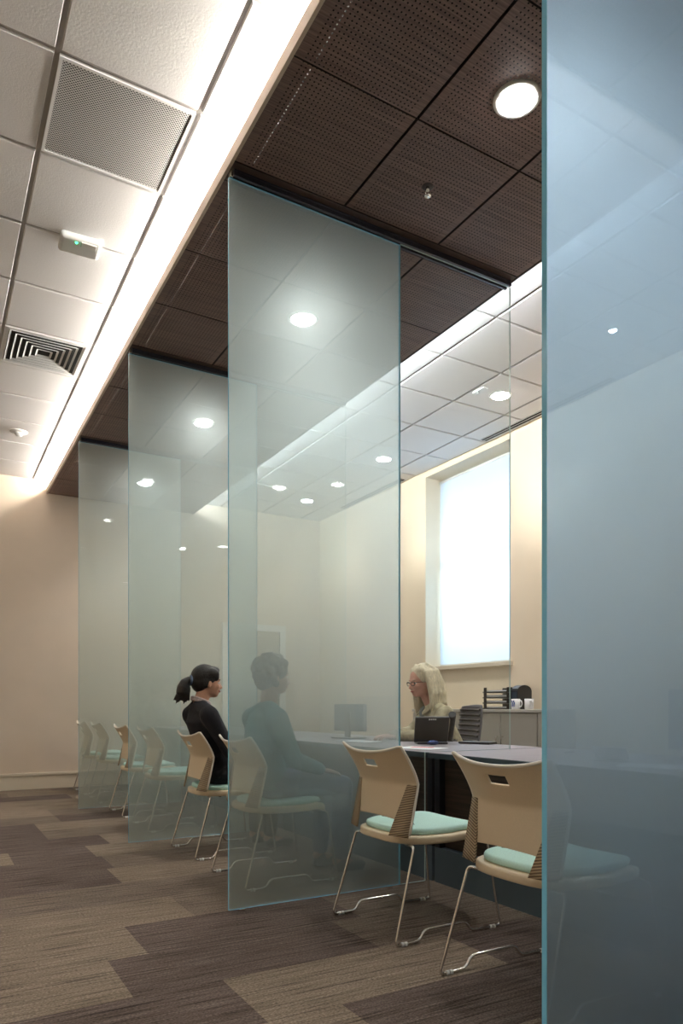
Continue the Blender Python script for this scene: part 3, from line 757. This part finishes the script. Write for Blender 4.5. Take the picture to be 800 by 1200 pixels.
def head_shapes(bm, R, c, scale=1.0):
    def P(x, y, z): return c + R @ (Vector((x, y, z))*scale)
    S = scale
    ball(bm, P(-.012, 0, .028), (.096*S, .074*S, .090*S), R, 20, 14)          # cranium
    ball(bm, P(.018, 0, -.022), (.070*S, .062*S, .082*S), R, 20, 14)          # face
    ball(bm, P(.048, 0, -.078), (.034*S, .034*S, .026*S), R)                  # chin
    ball(bm, P(.015, 0, -.062), (.055*S, .056*S, .040*S), R)                  # jaw
    ball(bm, P(.070, 0, .018), (.020*S, .044*S, .013*S), R)                   # brow ridge
    for s in (-1, 1):
        ball(bm, P(.060, s*.032, -.024), (.024*S, .022*S, .022*S), R)         # cheeks
        ball(bm, P(-.006, s*.074, -.012), (.017*S, .009*S, .030*S), R)        # ears
        ball(bm, P(-.002, s*.077, -.030), (.009*S, .006*S, .012*S), R)
    tube(bm, [P(.078, 0, .012), P(.092, 0, -.012), P(.104, 0, -.030), P(.084, 0, -.038)], [.008*S, .0095*S, .0125*S, .010*S], 10)   # nose
    for s in (-1, 1): ball(bm, P(.090, s*.010, -.034), .0085*S)
    ball(bm, P(.080, 0, -.056), (.012*S, .022*S, .007*S), R); ball(bm, P(.078, 0, -.066), (.012*S, .019*S, .007*S), R)             # mouth
def face_parts(root, R, c, S, skin, smile=False):
    def P(x, y, z): return c + R @ (Vector((x, y, z))*S)
    for s in (-1, 1):
        bm = B(); ball(bm, P(.069, s*.030, -.001), (.011*S, .014*S, .0085*S), R); e = obj('eye', bm, 'eyewhite', root)
        bm = B(); ball(bm, P(.0765, s*.031, -.002), (.0045*S, .006*S, .006*S), R, 10, 8); obj('iris', bm, 'eye', e)
        bm = B(); tube(bm, [P(.079, s*.014, .018), P(.082, s*.030, .024), P(.071, s*.046, .020)], [.003*S, .0035*S, .0022*S], 6); obj('eyebrow', bm, 'eye' if skin != 'skin2' else 'khaki', root)
    bm = B()
    if smile:
        tube(bm, [P(.079, -.024, -.052), P(.090, -.010, -.060), P(.091, .010, -.060), P(.079, .024, -.052)], [.003*S, .0055*S, .0055*S, .003*S], 8)
    else:
        tube(bm, [P(.080, -.020, -.060), P(.090, -.008, -.0595), P(.090, .008, -.0595), P(.080, .020, -.060)], [.0025*S, .0048*S, .0048*S, .0025*S], 8)
    mo = obj('lips', bm, 'lips', root)
    if smile:
        bm = B(); tube(bm, [P(.086, -.015, -.0555), P(.0935, 0, -.0575), P(.086, .015, -.0555)], [.0022*S]*3, 6); obj('teeth', bm, 'teeth', mo)

def person(name_label, loc, rotz, pose, mats):
    t = thing('person', name_label, 'person', loc, rotz)
    J = {k: Vector(v) for k, v in pose['J'].items()}
    hd = pose['head']; R = Matrix.Rotation(hd['yaw'], 3, 'Z') @ Matrix.Rotation(hd['pitch'], 3, 'Y') @ Matrix.Rotation(hd.get('roll', 0), 3, 'X')
    c = Vector(hd['c']); S = hd['s']
    # body: one continuous skin surface
    bm = B()
    head_shapes(bm, R, c, S)
    cap(bm, [J['chest']+Vector((0,0,.04)), J['neck'], c + R @ Vector((-.02, 0, -.06))], [.060, .052, .050])
    for s in 'LR':
        sg = 1 if s == 'L' else -1
        cap(bm, [J['chest']+Vector((0, sg*.06, .03)), J['sh'+s]], [.05, .045])
        cap(bm, [J['sh'+s], J['el'+s]], [.043, .034]); cap(bm, [J['el'+s], (J['el'+s]*.6+J['wr'+s]*.4), J['wr'+s]], [.034, .035, .022])
        hand(bm, J['wr'+s], pose['hd'+s], pose['pn'+s], pose['th'+s])
        cap(bm, [J['hip']+Vector((0, sg*.08, 0)), J['kn'+s]], [.068, .048]); cap(bm, [J['kn'+s], J['kn'+s]*.65+J['an'+s]*.35+Vector((-.01,0,0)), J['an'+s]], [.045, .045, .030])
        cap(bm, [J['an'+s]+Vector((-.02,0,-.02)), J['an'+s]+Vector((.12,0,-.055))], [.032, .024])
    cap(bm, [J['hip'], J['waist'], J['chest']], [.085, .075, .085])
    b = remesh('body', bm, mats['skin'], t, .0065, 5, .5)
    face_parts(t, R, c, S, mats['skin'], pose.get('smile', False))
    # top
    bm = B(); h, w, ch_ = J['hip'], J['waist'], J['chest']
    k = pose.get('bulk', 1)
    rings = [(h.x, h.y, h.z-.045, .118*k, .160*k), (h.x, h.y, h.z+.03, .122*k, .158*k), ((h.x+w.x)/2, (h.y+w.y)/2, (h.z+w.z)/2+.01, .112*k, .142*k), (w.x, w.y, w.z, .106*k, .134*k), ((w.x+ch_.x)/2+.008, (w.y+ch_.y)/2, (w.z+ch_.z)/2, .116*k, .150*k),
             (ch_.x+.01, ch_.y, ch_.z, .112*k, .164*k), (ch_.x+.008, ch_.y, ch_.z+.055, .092*k, .150*k), (J['neck'].x-.005, J['neck'].y, J['neck'].z-.018, .066, .082)]
    rings_solid(bm, rings, 24)
    for s in 'LR':
        slv = pose.get('sleeve', 1.0)
        e, wr = J['el'+s], J['wr'+s]; end = e.lerp(wr, slv*.94)
        cap(bm, [J['sh'+s]+Vector((0,0,-.004)), J['sh'+s].lerp(e, .5), e], [.064*k, .054*k, .048*k]); cap(bm, [e, e.lerp(end, .5), end], [.048*k, .044*k, .036*k])
        tube(bm, [J['neck']+Vector((-.01, 0, -.02)), J['sh'+s]+Vector((0,0,.006))], [.058, .055], 12)
    top = remesh(pose['topname'], bm, mats['top'], t, .0085, 6, .5)
    # trousers
    bm = B(); rings_solid(bm, [(h.x+.01, h.y, h.z-.085, .10, .15), (h.x, h.y, h.z-.04, .112, .155), (h.x, h.y, h.z+.04, .105, .145)], 20)
    for s in 'LR':
        sg = 1 if s == 'L' else -1
        cap(bm, [h+Vector((.0, sg*.085, -.012)), h.lerp(J['kn'+s], .5)+Vector((0, sg*.045, 0)), J['kn'+s]], [.088, .076, .062]); cap(bm, [J['kn'+s], J['kn'+s].lerp(J['an'+s], .45), J['an'+s]+Vector((0,0,.03))], [.062, .060, .050])
    remesh('trousers', bm, mats['legs'], t, .009, 5, .5)
    for s in 'LR':
        a = J['an'+s]; bm = B()
        ball(bm, a+Vector((.0, 0, -.035)), (.045, .038, .040)); ball(bm, a+Vector((.10, 0, -.052)), (.085, .042, .030)); box(bm, a.x-.04, a.x+.16, a.y-.03, a.y+.03, a.z-.085, a.z-.06)
        remesh('shoe', bm, 'shoe', t, .008, 4, .5)
    return t, R, c, S, J
def headP(R, c, S):
    return lambda x, y, z: c + R @ (Vector((x, y, z))*S)

# -- woman in black
pose = dict(topname='jacket', smile=True, bulk=1.04, head=dict(c=(.012, 0, 1.165), yaw=-.10, pitch=.04, s=.97),
    J=dict(hip=(.06,0,.560), waist=(.05,0,.705), chest=(-.025,0,.890), neck=(-.040,0,1.022),
           shL=(-.05,.165,.948), elL=(.08,.215,.710), wrL=(.30,.12,.635), shR=(-.035,-.165,.948), elR=(.09,-.215,.700), wrR=(.30,-.11,.635),
           knL=(.44,.11,.520), anL=(.42,.11,.088), knR=(.45,-.10,.520), anR=(.44,-.10,.088)),
    hdL=(1,-.35,-.08), pnL=(0,0,-1), thL=-1, hdR=(1,.35,-.08), pnR=(0,0,-1), thR=1)
t, R, c, S, J = person('person with a black ponytail in a black jacket, seated in profile', (1.655, 4.705, 0), 0, pose, dict(skin='skin', top='blackcloth', legs='darktrouser'))
P = headP(R, c, S)
bm = B()
ball(bm, P(-.022, 0, .040), (.099*S, .084*S, .092*S), R, 24, 16); ball(bm, P(-.055, 0, -.005), (.062*S, .074*S, .070*S), R)
for s in (-1, 1):
    ball(bm, P(.012, s*.048, .060), (.062*S, .036*S, .046*S), R); ball(bm, P(-.03, s*.062, .0), (.04*S, .024*S, .045*S), R)
    ball(bm, P(.048, s*.045, .040), (.026*S, .026*S, .030*S), R)
ball(bm, P(.040, 0, .090), (.045*S, .05*S, .030*S), R)
ball(bm, P(-.112, 0, .012), .024*S)
tube(bm, [P(-.10,0,.012), P(-.130,0,.016), P(-.155,0,-.005), P(-.168,0,-.045), P(-.172,0,-.085), P(-.176,0,-.120)], [.018*S, .024*S, .036*S, .047*S, .048*S, .018*S], 12)
for k in range(7):
    a = k/6-.5; tube(bm, [P(-.155-.04*a, a*.04, -.04), P(-.172-.06*a, a*.06, -.100), P(-.180-.10*a, a*.06, -.138-.012*(k % 3))], [.016*S, .016*S, .004*S], 6)
remesh('hair', bm, 'blackhair', t, .006, 3, .5)
bm = B(); pts = [P(-.118+.0*k, .030*math.cos(2*PI*k/16), .012+.030*math.sin(2*PI*k/16)) for k in range(16)]; tube(bm, pts, .008*S, 8, closed=True); obj('hair_band', bm, 'hairband', t)
bm = B()
nk = J['neck']
for rr, zz in ((.058, .010), (.060, -.004)):
    tube(bm, [nk+Vector((.006+rr*1.02*math.cos(2*PI*k/20), rr*.98*math.sin(2*PI*k/20), zz-.022*math.cos(2*PI*k/20)+.012)) for k in range(20)], .010, 8, closed=True)
obj('scarf', bm, 'scarf', t)

# -- person in teal behind the frosted glass
pose = dict(topname='shirt', bulk=1.06, sleeve=.96, head=dict(c=(.075, 0, 1.178), yaw=-.10, pitch=.06, s=.95),
    J=dict(hip=(.02,0,.565), waist=(.01,0,.715), chest=(.02,0,.885), neck=(.042,0,1.008),
           shL=(.01,.17,.935), elL=(.10,.225,.700), wrL=(.34,.13,.640), shR=(.015,-.17,.935), elR=(.09,-.235,.700), wrR=(.325,-.135,.625),
           knL=(.47,.10,.525), anL=(.44,.10,.088), knR=(.48,-.11,.525), anR=(.46,-.11,.088)),
    hdL=(1,-.3,-.15), pnL=(0,0,-1), thL=-1, hdR=(1,.2,-.18), pnR=(0,0,-1), thR=1)
t, R, c, S, J = person('person with short curly dark hair in a teal top, blurred behind frosted glass', (1.69, 3.825, 0), 0, pose, dict(skin='skin3', top='teal', legs='jeans'))
P = headP(R, c, S)
bm = B(); ball(bm, P(-.02, 0, .040), (.105*S, .092*S, .096*S), R); ball(bm, P(-.06, 0, -.02), (.065*S, .085*S, .075*S), R)
random.seed(3)
for k in range(150):
    u = random.random()*2*PI; v = random.random()*2-.85
    v = max(-.8, min(1, v)); r = math.sqrt(1-v*v); x = r*math.cos(u)
    if x > .35 and v < .45: continue
    ball(bm, P(-.024+.108*x, .098*r*math.sin(u), .030+.100*v), (.014+.012*random.random())*S, seg=8, rings=6)
remesh('hair', bm, 'brownhair', t, .007, 1, .5)

# -- white haired woman behind the desk
pose = dict(topname='denim_jacket', bulk=1.08, head=dict(c=(.205, 0, 1.190), yaw=.28, pitch=.13, s=1.06),
    J=dict(hip=(-.06,0,.565), waist=(-.02,0,.715), chest=(.075,0,.895), neck=(.125,0,1.020),
           shL=(.07,.185,.945), elL=(.20,.245,.790), wrL=(.42,.12,.772), shR=(.07,-.185,.945), elR=(.22,-.245,.790), wrR=(.43,-.09,.772),
           knL=(.34,.11,.52), anL=(.30,.11,.088), knR=(.34,-.11,.52), anR=(.30,-.11,.088)),
    hdL=(1,-.45,0), pnL=(0,0,-1), thL=-1, hdR=(1,.35,0), pnR=(0,0,-1), thR=1)
HX, HY_, HR = 3.50, 4.385, math.radians(160)
t, R, c, S, J = person('person with long pale blonde hair, glasses and a khaki jacket behind the desk', (HX, HY_, 0), HR, pose, dict(skin='skin2', top='khaki', legs='darktrouser'))
P = headP(R, c, S)
bm = B()
ball(bm, P(-.032, 0, .042), (.106*S, .090*S, .094*S), R, 24, 16); ball(bm, P(-.06, 0, -.03), (.060*S, .082*S, .090*S), R)
ball(bm, P(.012, .03, .088), (.045*S, .045*S, .030*S), R); ball(bm, P(.012, -.03, .088), (.045*S, .045*S, .030*S), R)
random.seed(11)
for s in (-1, 1):
    for k in range(15):
        a = k/14; x0 = .008-.105*a; dz = .02*random.random()
        tube(bm, [P(.012-.075*a, s*.022, .126-.015*a), P(x0, s*.076, .070), P(x0-.012, s*(.090+.008*random.random()), -.01), P(x0-.02+.012*random.random(), s*(.098+.02*random.random()), -.09), P(x0-.02+.025*(1-a)*random.random(), s*(.095+.025*random.random()), -.165-dz), P(x0-.015+.03*random.random(), s*(.085+.03*random.random()), -.225-dz-.05*random.random())],
             [.016*S, .018*S, .019*S, .019*S, .016*S, .004*S], 8)
for k in range(12):
    y = -.075+.15*k/11
    tube(bm, [P(-.03, y*.5, .13), P(-.095, y, .07), P(-.125, y*1.05, -.02), P(-.13, y*1.15, -.11), P(-.125, y*1.2, -.20), P(-.12, y*1.2, -.26)], [.016*S, .020*S, .022*S, .022*S, .017*S, .005*S], 8)
remesh('hair', bm, 'blonde', t, .0065, 2, .5)
bm = B()
for s in (-1, 1):
    cx_, cy_, cz = .096, s*.031, -.003
    tube(bm, [P(cx_-.004*abs(math.cos(a))-(.006 if math.cos(a)*s > 0 else 0)*abs(math.cos(a)), cy_+.024*math.cos(a), cz+.0145*math.sin(a)) for a in [2*PI*k/18 for k in range(18)]], .0024*S, 6, closed=True)
    tube(bm, [P(.088, s*.055, .004), P(.05, s*.074, .004), P(0, s*.080, .0)], .0024*S, 6)
tube(bm, [P(.097, -.008, .002), P(.100, 0, .004), P(.097, .008, .002)], .0022*S, 6)
obj('glasses', bm, 'black', t)
bm = B(); nk = J['neck']
for s in (-1, 1):   # jacket collar flaps
    a = [nk+Vector((-.045, s*.055, .022)), nk+Vector((.035, s*.062, .004)), nk+Vector((.082, s*.030, -.062)), nk+Vector((.095, s*.075, -.085)), nk+Vector((.045, s*.110, -.042)), nk+Vector((-.045, s*.085, -.008))]
    vs = [bm.verts.new(p) for p in a]; bm.faces.new((vs[0], vs[1], vs[4], vs[5])); bm.faces.new((vs[1], vs[2], vs[3], vs[4]))
o = obj('collar', bm, 'khaki', t); s_ = o.modifiers.new('s', 'SOLIDIFY'); s_.thickness = .008
bm = B(); ball(bm, nk+Vector((.055, 0, -.07)), (.040, .030, .055)); obj('inner_shirt', bm, 'shirt', t)

# ------------------------------------------------------------------ office chair behind her
t = thing('office_chair', 'dark grey office chair with a ribbed back behind the desk', 'chair', (3.54, 4.50, 0), HR)
bm = B(); n = 14
G = {}
for j in range(25):
    for i in range(n+1):
        u = -1+2*i/n; v = j/24; z = .52+.495*v; hw = .255-.03*v-.02*max(0, v-.9)*10
        G[i,j] = bm.verts.new((-.215-.09*v+.05*u*u-.018*math.sin(v*PI), u*hw, z + (-.012*u*u if j == 24 else 0)))
for j in range(24):
    for i in range(n): bm.faces.new((G[i,j], G[i+1,j], G[i+1,j+1], G[i,j+1])).smooth = True
o = obj('backrest', bm, 'officefab', t); s_ = o.modifiers.new('s', 'SOLIDIFY'); s_.thickness = .018; s_.offset = 0
for j in range(2, 24, 2):
    bm = B(); tube(bm, [G_ for G_ in [Vector((-.215-.09*(j/24)+.05*u*u-.018*math.sin(j/24*PI)+.012, u*(.248-.03*j/24), .52+.495*j/24)) for u in [-1+2*q/12 for q in range(13)]]], .009, 6)
    obj('back_rib', bm, 'black', o)
bm = B(); box(bm, -.22, .24, -.235, .235, .44, .505); obj('seat', bm, 'officefab', t, bevel=.025)
bm = B(); tube(bm, [(0,0,.44), (0,0,.12)], .025, 12); tube(bm, [(-.05,0,.43), (-.26,0,.43), (-.30,0,.55), (-.295,0,.70)], .014, 8); obj('column', bm, 'black', t)
for k in range(5):
    a = 2*PI*k/5+.3; dx, dy = math.cos(a), math.sin(a)
    bm = B(); tube(bm, [(0,0,.13), (dx*.15,dy*.15,.10), (dx*.29,dy*.29,.075)], [.024,.018,.013], 8); lg = obj('leg', bm, 'black', t)
    bm = B(); tube(bm, [(dx*.29-dy*.012,dy*.29+dx*.012,.028), (dx*.29+dy*.012,dy*.29-dx*.012,.028)], .028, 14); obj('caster', bm, 'black', lg)

# ------------------------------------------------------------------ low cabinets by the window wall
t = thing('low_cabinet', 'long low grey cabinet with plain doors below the window', 'cabinet', (4.80, 5.45, 0))
x0, x1 = 4.60-4.80, XR-.016-4.80; ya, yb = 4.455-5.45, 6.35-5.45
bm = B(); box(bm, x0+.02, x1, ya, yb, .06, .945); box(bm, x0+.05, x1, ya+.02, yb-.02, 0, .06); obj('body', bm, 'cab', t)
bm = B(); box(bm, x0-.005, x1, ya-.008, yb+.008, .9455, .975); obj('top', bm, 'cabtop', t, bevel=.003)
nd = 4; st = (yb-ya-.05)/nd
bm = B(); box(bm, x0+.002, x0+.0195, ya, ya+.044, .06, .944); obj('end_stile', bm, 'cab', t)
for k in range(nd):
    a = ya+.05+st*k
    bm = B(); box(bm, x0, x0+.018, a+.005, a+st-.005, .07, .935); dd = obj('door', bm, 'cab', t, bevel=.002)
    hy = a+.035 if k % 2 else a+st-.035
    bm = B(); tube(bm, rounded([(x0+.001, hy, .60), (x0-.025, hy, .60), (x0-.025, hy, .72), (x0+.001, hy, .72)], .01), .005, 8); obj('door_handle', bm, 'chrome', dd)
# stacked letter trays
for k in range(4):
    t = thing('letter_tray', ['bottom black letter tray of the stack on the low cabinet', 'second lowest black letter tray of the stack', 'second highest black letter tray of the stack', 'topmost black letter tray of the stack'][k], 'letter tray', (4.80, 5.125, .9755+k*.052), 0, 'stacked letter trays on the cabinet')
    bm = B()
    box(bm, -.13, .13, -.165, .165, 0, .0042); box(bm, -.13, -.126, -.165, .165, .004, .012); box(bm, .126, .13, -.165, .165, .004, .050); box(bm, -.126, .126, -.165, -.161, .004, .050)
    for x in (-.126, .122):
        box(bm, x, x+.008, .12, .155, .004, .0515)
    obj('tray', bm, 'black', t, bevel=.001)
    bm = B(); box(bm, -.105, .105, -.14, .168-.02*(k%2), .0045, .024+.004*(k%3)); recenter(tag(obj('paper_stack', bm, 'paper', None, loc=(4.80, 5.125, .9755+k*.052)), ['papers in the bottom black letter tray', 'papers in the second lowest letter tray', 'papers in the second highest letter tray', 'papers in the topmost letter tray'][k], 'papers', 'papers in the letter trays'))
t = thing('desktop_organizer', 'rounded black organizer standing beside the letter trays', 'organizer', (4.80, 4.90, .9755))
bm = B(); rings = []
prof = [(-.09, 0), (.09, 0), (.09, .17)] + [(.09*math.cos(a)*1.0, .17+.055*math.sin(a)) for a in [PI*k/8 for k in range(1, 8)]] + [(-.09, .17)]
A = [bm.verts.new((y, -.045, z)) for y, z in prof]; D = [bm.verts.new((y, .045, z)) for y, z in prof]
bm.faces.new(A); bm.faces.new(D[::-1])
for k in range(len(prof)): bm.faces.new((A[k], A[(k+1)%len(prof)], D[(k+1)%len(prof)], D[k]))
obj('shell', bm, 'black', t, bevel=.004)
bm = B(); box(bm, -.092, -.0905, -.03, .03, .10, .16); obj('label_slot', bm, 'monitorback', t)
def mug(lb, loc, rz, logo):
    t = thing('mug', lb, 'mug', loc, rz, 'mugs on the cabinet')
    bm = B(); lathe(bm, [(0, .001), (.036, .001), (.040, .006), (.041, .095), (.038, .095), (.036, .01), (0, .008)], seg=28); obj('cup', bm, 'mug', t)
    bm = B(); tube(bm, [(0, -.038, .080), (0, -.062, .076), (0, -.070, .05), (0, -.060, .026), (0, -.038, .020)], .006, 8); obj('handle', bm, 'mug', t)
    if logo:
        bm = B()
        R_ = .0418; vs = [[bm.verts.new((R_*math.cos(a), R_*math.sin(a), z)) for a in [PI+(-.45+.9*k/6) for k in range(7)]] for z in (.025, .045, .065, .08)]
        for i in range(3):
            for k in range(6):
                if (i+k) % 3 != 1: bm.faces.new((vs[i][k], vs[i][k+1], vs[i+1][k+1], vs[i+1][k]))
        obj('printed_mark', bm, 'mugblue', t)
mug('white mug with a blue mark in front of the black organizer', (4.66, 4.83, .9755), .2, True)
mug('plain white mug at the right end of the cabinet', (4.70, 4.70, .9755), -.4, False)

# ------------------------------------------------------------------ desk items
# telephone seen from behind
t = thing('desk_phone', 'black desk telephone on the desk in front of the blonde person', 'telephone', (3.03, 3.96, DZ), HR+.15)
Rt = Matrix.Rotation(math.radians(24), 3, 'Y')
bm = B(); obox(bm, (0, 0, .088), (.022, .205, .165), Rt); obj('display_body', bm, 'black', t, bevel=.006)
bm = B(); obox(bm, (-.062, 0, .050), (.016, .12, .105), Matrix.Rotation(math.radians(-30), 3, 'Y')); box(bm, -.10, .05, -.09, .09, 0, .012); obj('stand', bm, 'black', t, bevel=.003)
bm = B(); tube(bm, [(-.052, .118, .022), (-.030, .126, .075), (.015, .126, .150), (.048, .116, .178)], [.021, .016, .017, .023], 12); obj('handset', bm, 'black', t)
bm = B(); pts = [Vector((-.04-.006*k, .11+.004*k+.010*math.cos(k*1.9), .012+.006*math.sin(k*1.9)+.004)) for k in range(18)]; tube(bm, pts, .003, 5); obj('cord', bm, 'black', t)
bm = B()
for q in range(4): obox(bm, Rt @ Vector((.0125, .018-.012*q, .070)) + Vector((0,0,.088)), (.0012, .008, .007), Rt)
obj('printed_mark', bm, 'trimwhite', t)
# place the mark and the tilt toward the viewer
t.rotation_euler = (0, 0, math.radians(-118)); t.scale = (1.16, 1.16, 1.16)
bm = B(); box(bm, -.06, .06, -.12, .12, 0, .016)
tag(obj('keyboard', bm, 'black', None, bevel=.004, loc=(3.31, 3.80, DZ+.0005)), 'slim black keyboard lying behind the desk telephone', 'keyboard').rotation_euler = (0, 0, .35)
bm = B(); ball(bm, (0,0,.016), (.045, .03, .016)); ball(bm, (.03,.02,.014), (.03, .025, .014)); o = remesh('cleaning_cloth', bm, 'blue', None, .005, 3); tag(o, 'crumpled blue cloth at the foot of the telephone', 'cloth'); o.location = (2.95, 3.84, DZ)
def sheet(name, lb, cat, loc, rz, w, l, mat, th=.0012, group=None):
    bm = B(); box(bm, -w/2, w/2, -l/2, l/2, 0, th); o = obj(name, bm, mat, None, loc=loc); o.rotation_euler = (0,0,rz); return tag(o, lb, cat, group)
sheet('paper_sheet', 'white papers on the desk left of the telephone', 'paper', (2.66, 3.60, DZ+.0003), .3, .21, .29, 'paper')
sheet('leaflet', 'pink leaflet on top of the papers by the telephone', 'paper', (2.70, 3.62, DZ+.0018), .7, .08, .14, 'pink')
sheet('paper_sheet', 'white papers before the person in teal, behind frosted glass', 'paper', (2.75, 4.45, DZ+.0003), .2, .22, .30, 'paper', .006)
sheet('paper_sheet', 'white paper at the right edge behind the nearest blue panel', 'paper', (2.72, 1.98, DZ+.0003), .5, .21, .29, 'paper', .003)
# tilted pad behind nearest panel
t = thing('desk_notepad', 'white slanted pad on the desk seen through the nearest blue panel', 'notepad', (2.80, 2.27, DZ), .3)
bm = B(); obox(bm, (0, 0, .040), (.006, .16, .075), Matrix.Rotation(math.radians(-40), 3, 'Y')); obj('pad', bm, 'paper', t)
bm = B(); box(bm, -.03, .05, -.07, .07, 0, .004); obox(bm, (.03, 0, .032), (.004, .10, .06), Matrix.Rotation(math.radians(15), 3, 'Y')); obj('stand', bm, 'monitorback', t)
# cable
bm = B(); tube(bm, [(-.05,-.03,.004), (-.02,.01,.004), (.0,-.012,.008), (.02,.012,.004), (.04,-.008,.004), (.06,.03,.004)], .0035, 6)
tag(obj('cable', bm, 'black', None, loc=(3.09, 2.79, DZ)), 'short black cable lying on the desk above the second chair', 'cable')
def monitor(lb, loc, rz, w=.50, h_=.31):
    t = thing('computer_monitor', lb, 'monitor', loc, rz, 'monitors on the desks')
    bm = B(); box(bm, -.02, .02, -w/2, w/2, .10-.04, .06+h_); obj('housing', bm, 'monitorback', t, bevel=.006)
    bm = B(); box(bm, .0201, .0215, -w/2+.012, w/2-.012, .075, .045+h_); obj('screen', bm, 'screen', t)
    bm = B(); box(bm, -.035, -.021, -.03, .03, .012, .22); box(bm, -.11, .08, -.11, .11, 0, .0115); obj('stand', bm, 'black', t, bevel=.003)
monitor('dark monitor behind the nearest blue panel at the right edge', (3.02, 1.83, DZ), 0, .56, .28)
monitor('small dark monitor beyond the person in teal, blurred by frosted glass', (2.98, 4.98, DZ), .25, .34, .22)

# ------------------------------------------------------------------ world, camera, colour
w = bpy.data.worlds.new('sky'); sc.world = w; w.use_nodes = True
bg = w.node_tree.nodes['Background']; bg.inputs[0].default_value = (.70, .83, 1, 1); bg.inputs[1].default_value = .5
cd = bpy.data.cameras.new('camera'); cam = bpy.data.objects.new('camera', cd); C.objects.link(cam); sc.camera = cam
cd.sensor_fit = 'VERTICAL'; cd.sensor_height = 36; cd.sensor_width = 24; cd.lens = 832/1200*36
cd.shift_y = 228/1200; cd.clip_start = .02
cam.location = (0, 0, 1.0); cam.rotation_euler = (PI/2, 0, -math.radians(30.2))
sc.view_settings.view_transform = 'Standard'; sc.view_settings.look = 'None'; sc.view_settings.gamma = 1; sc.view_settings.exposure = 1.2
sc.view_settings.use_curve_mapping = False
cy = sc.cycles
cy.use_denoising = True; cy.max_bounces = 12; cy.diffuse_bounces = 4; cy.glossy_bounces = 4; cy.transmission_bounces = 6; cy.volume_bounces = 3; cy.transparent_max_bounces = 24
cy.sample_clamp_indirect = 6; cy.caustics_reflective = False; cy.caustics_refractive = False
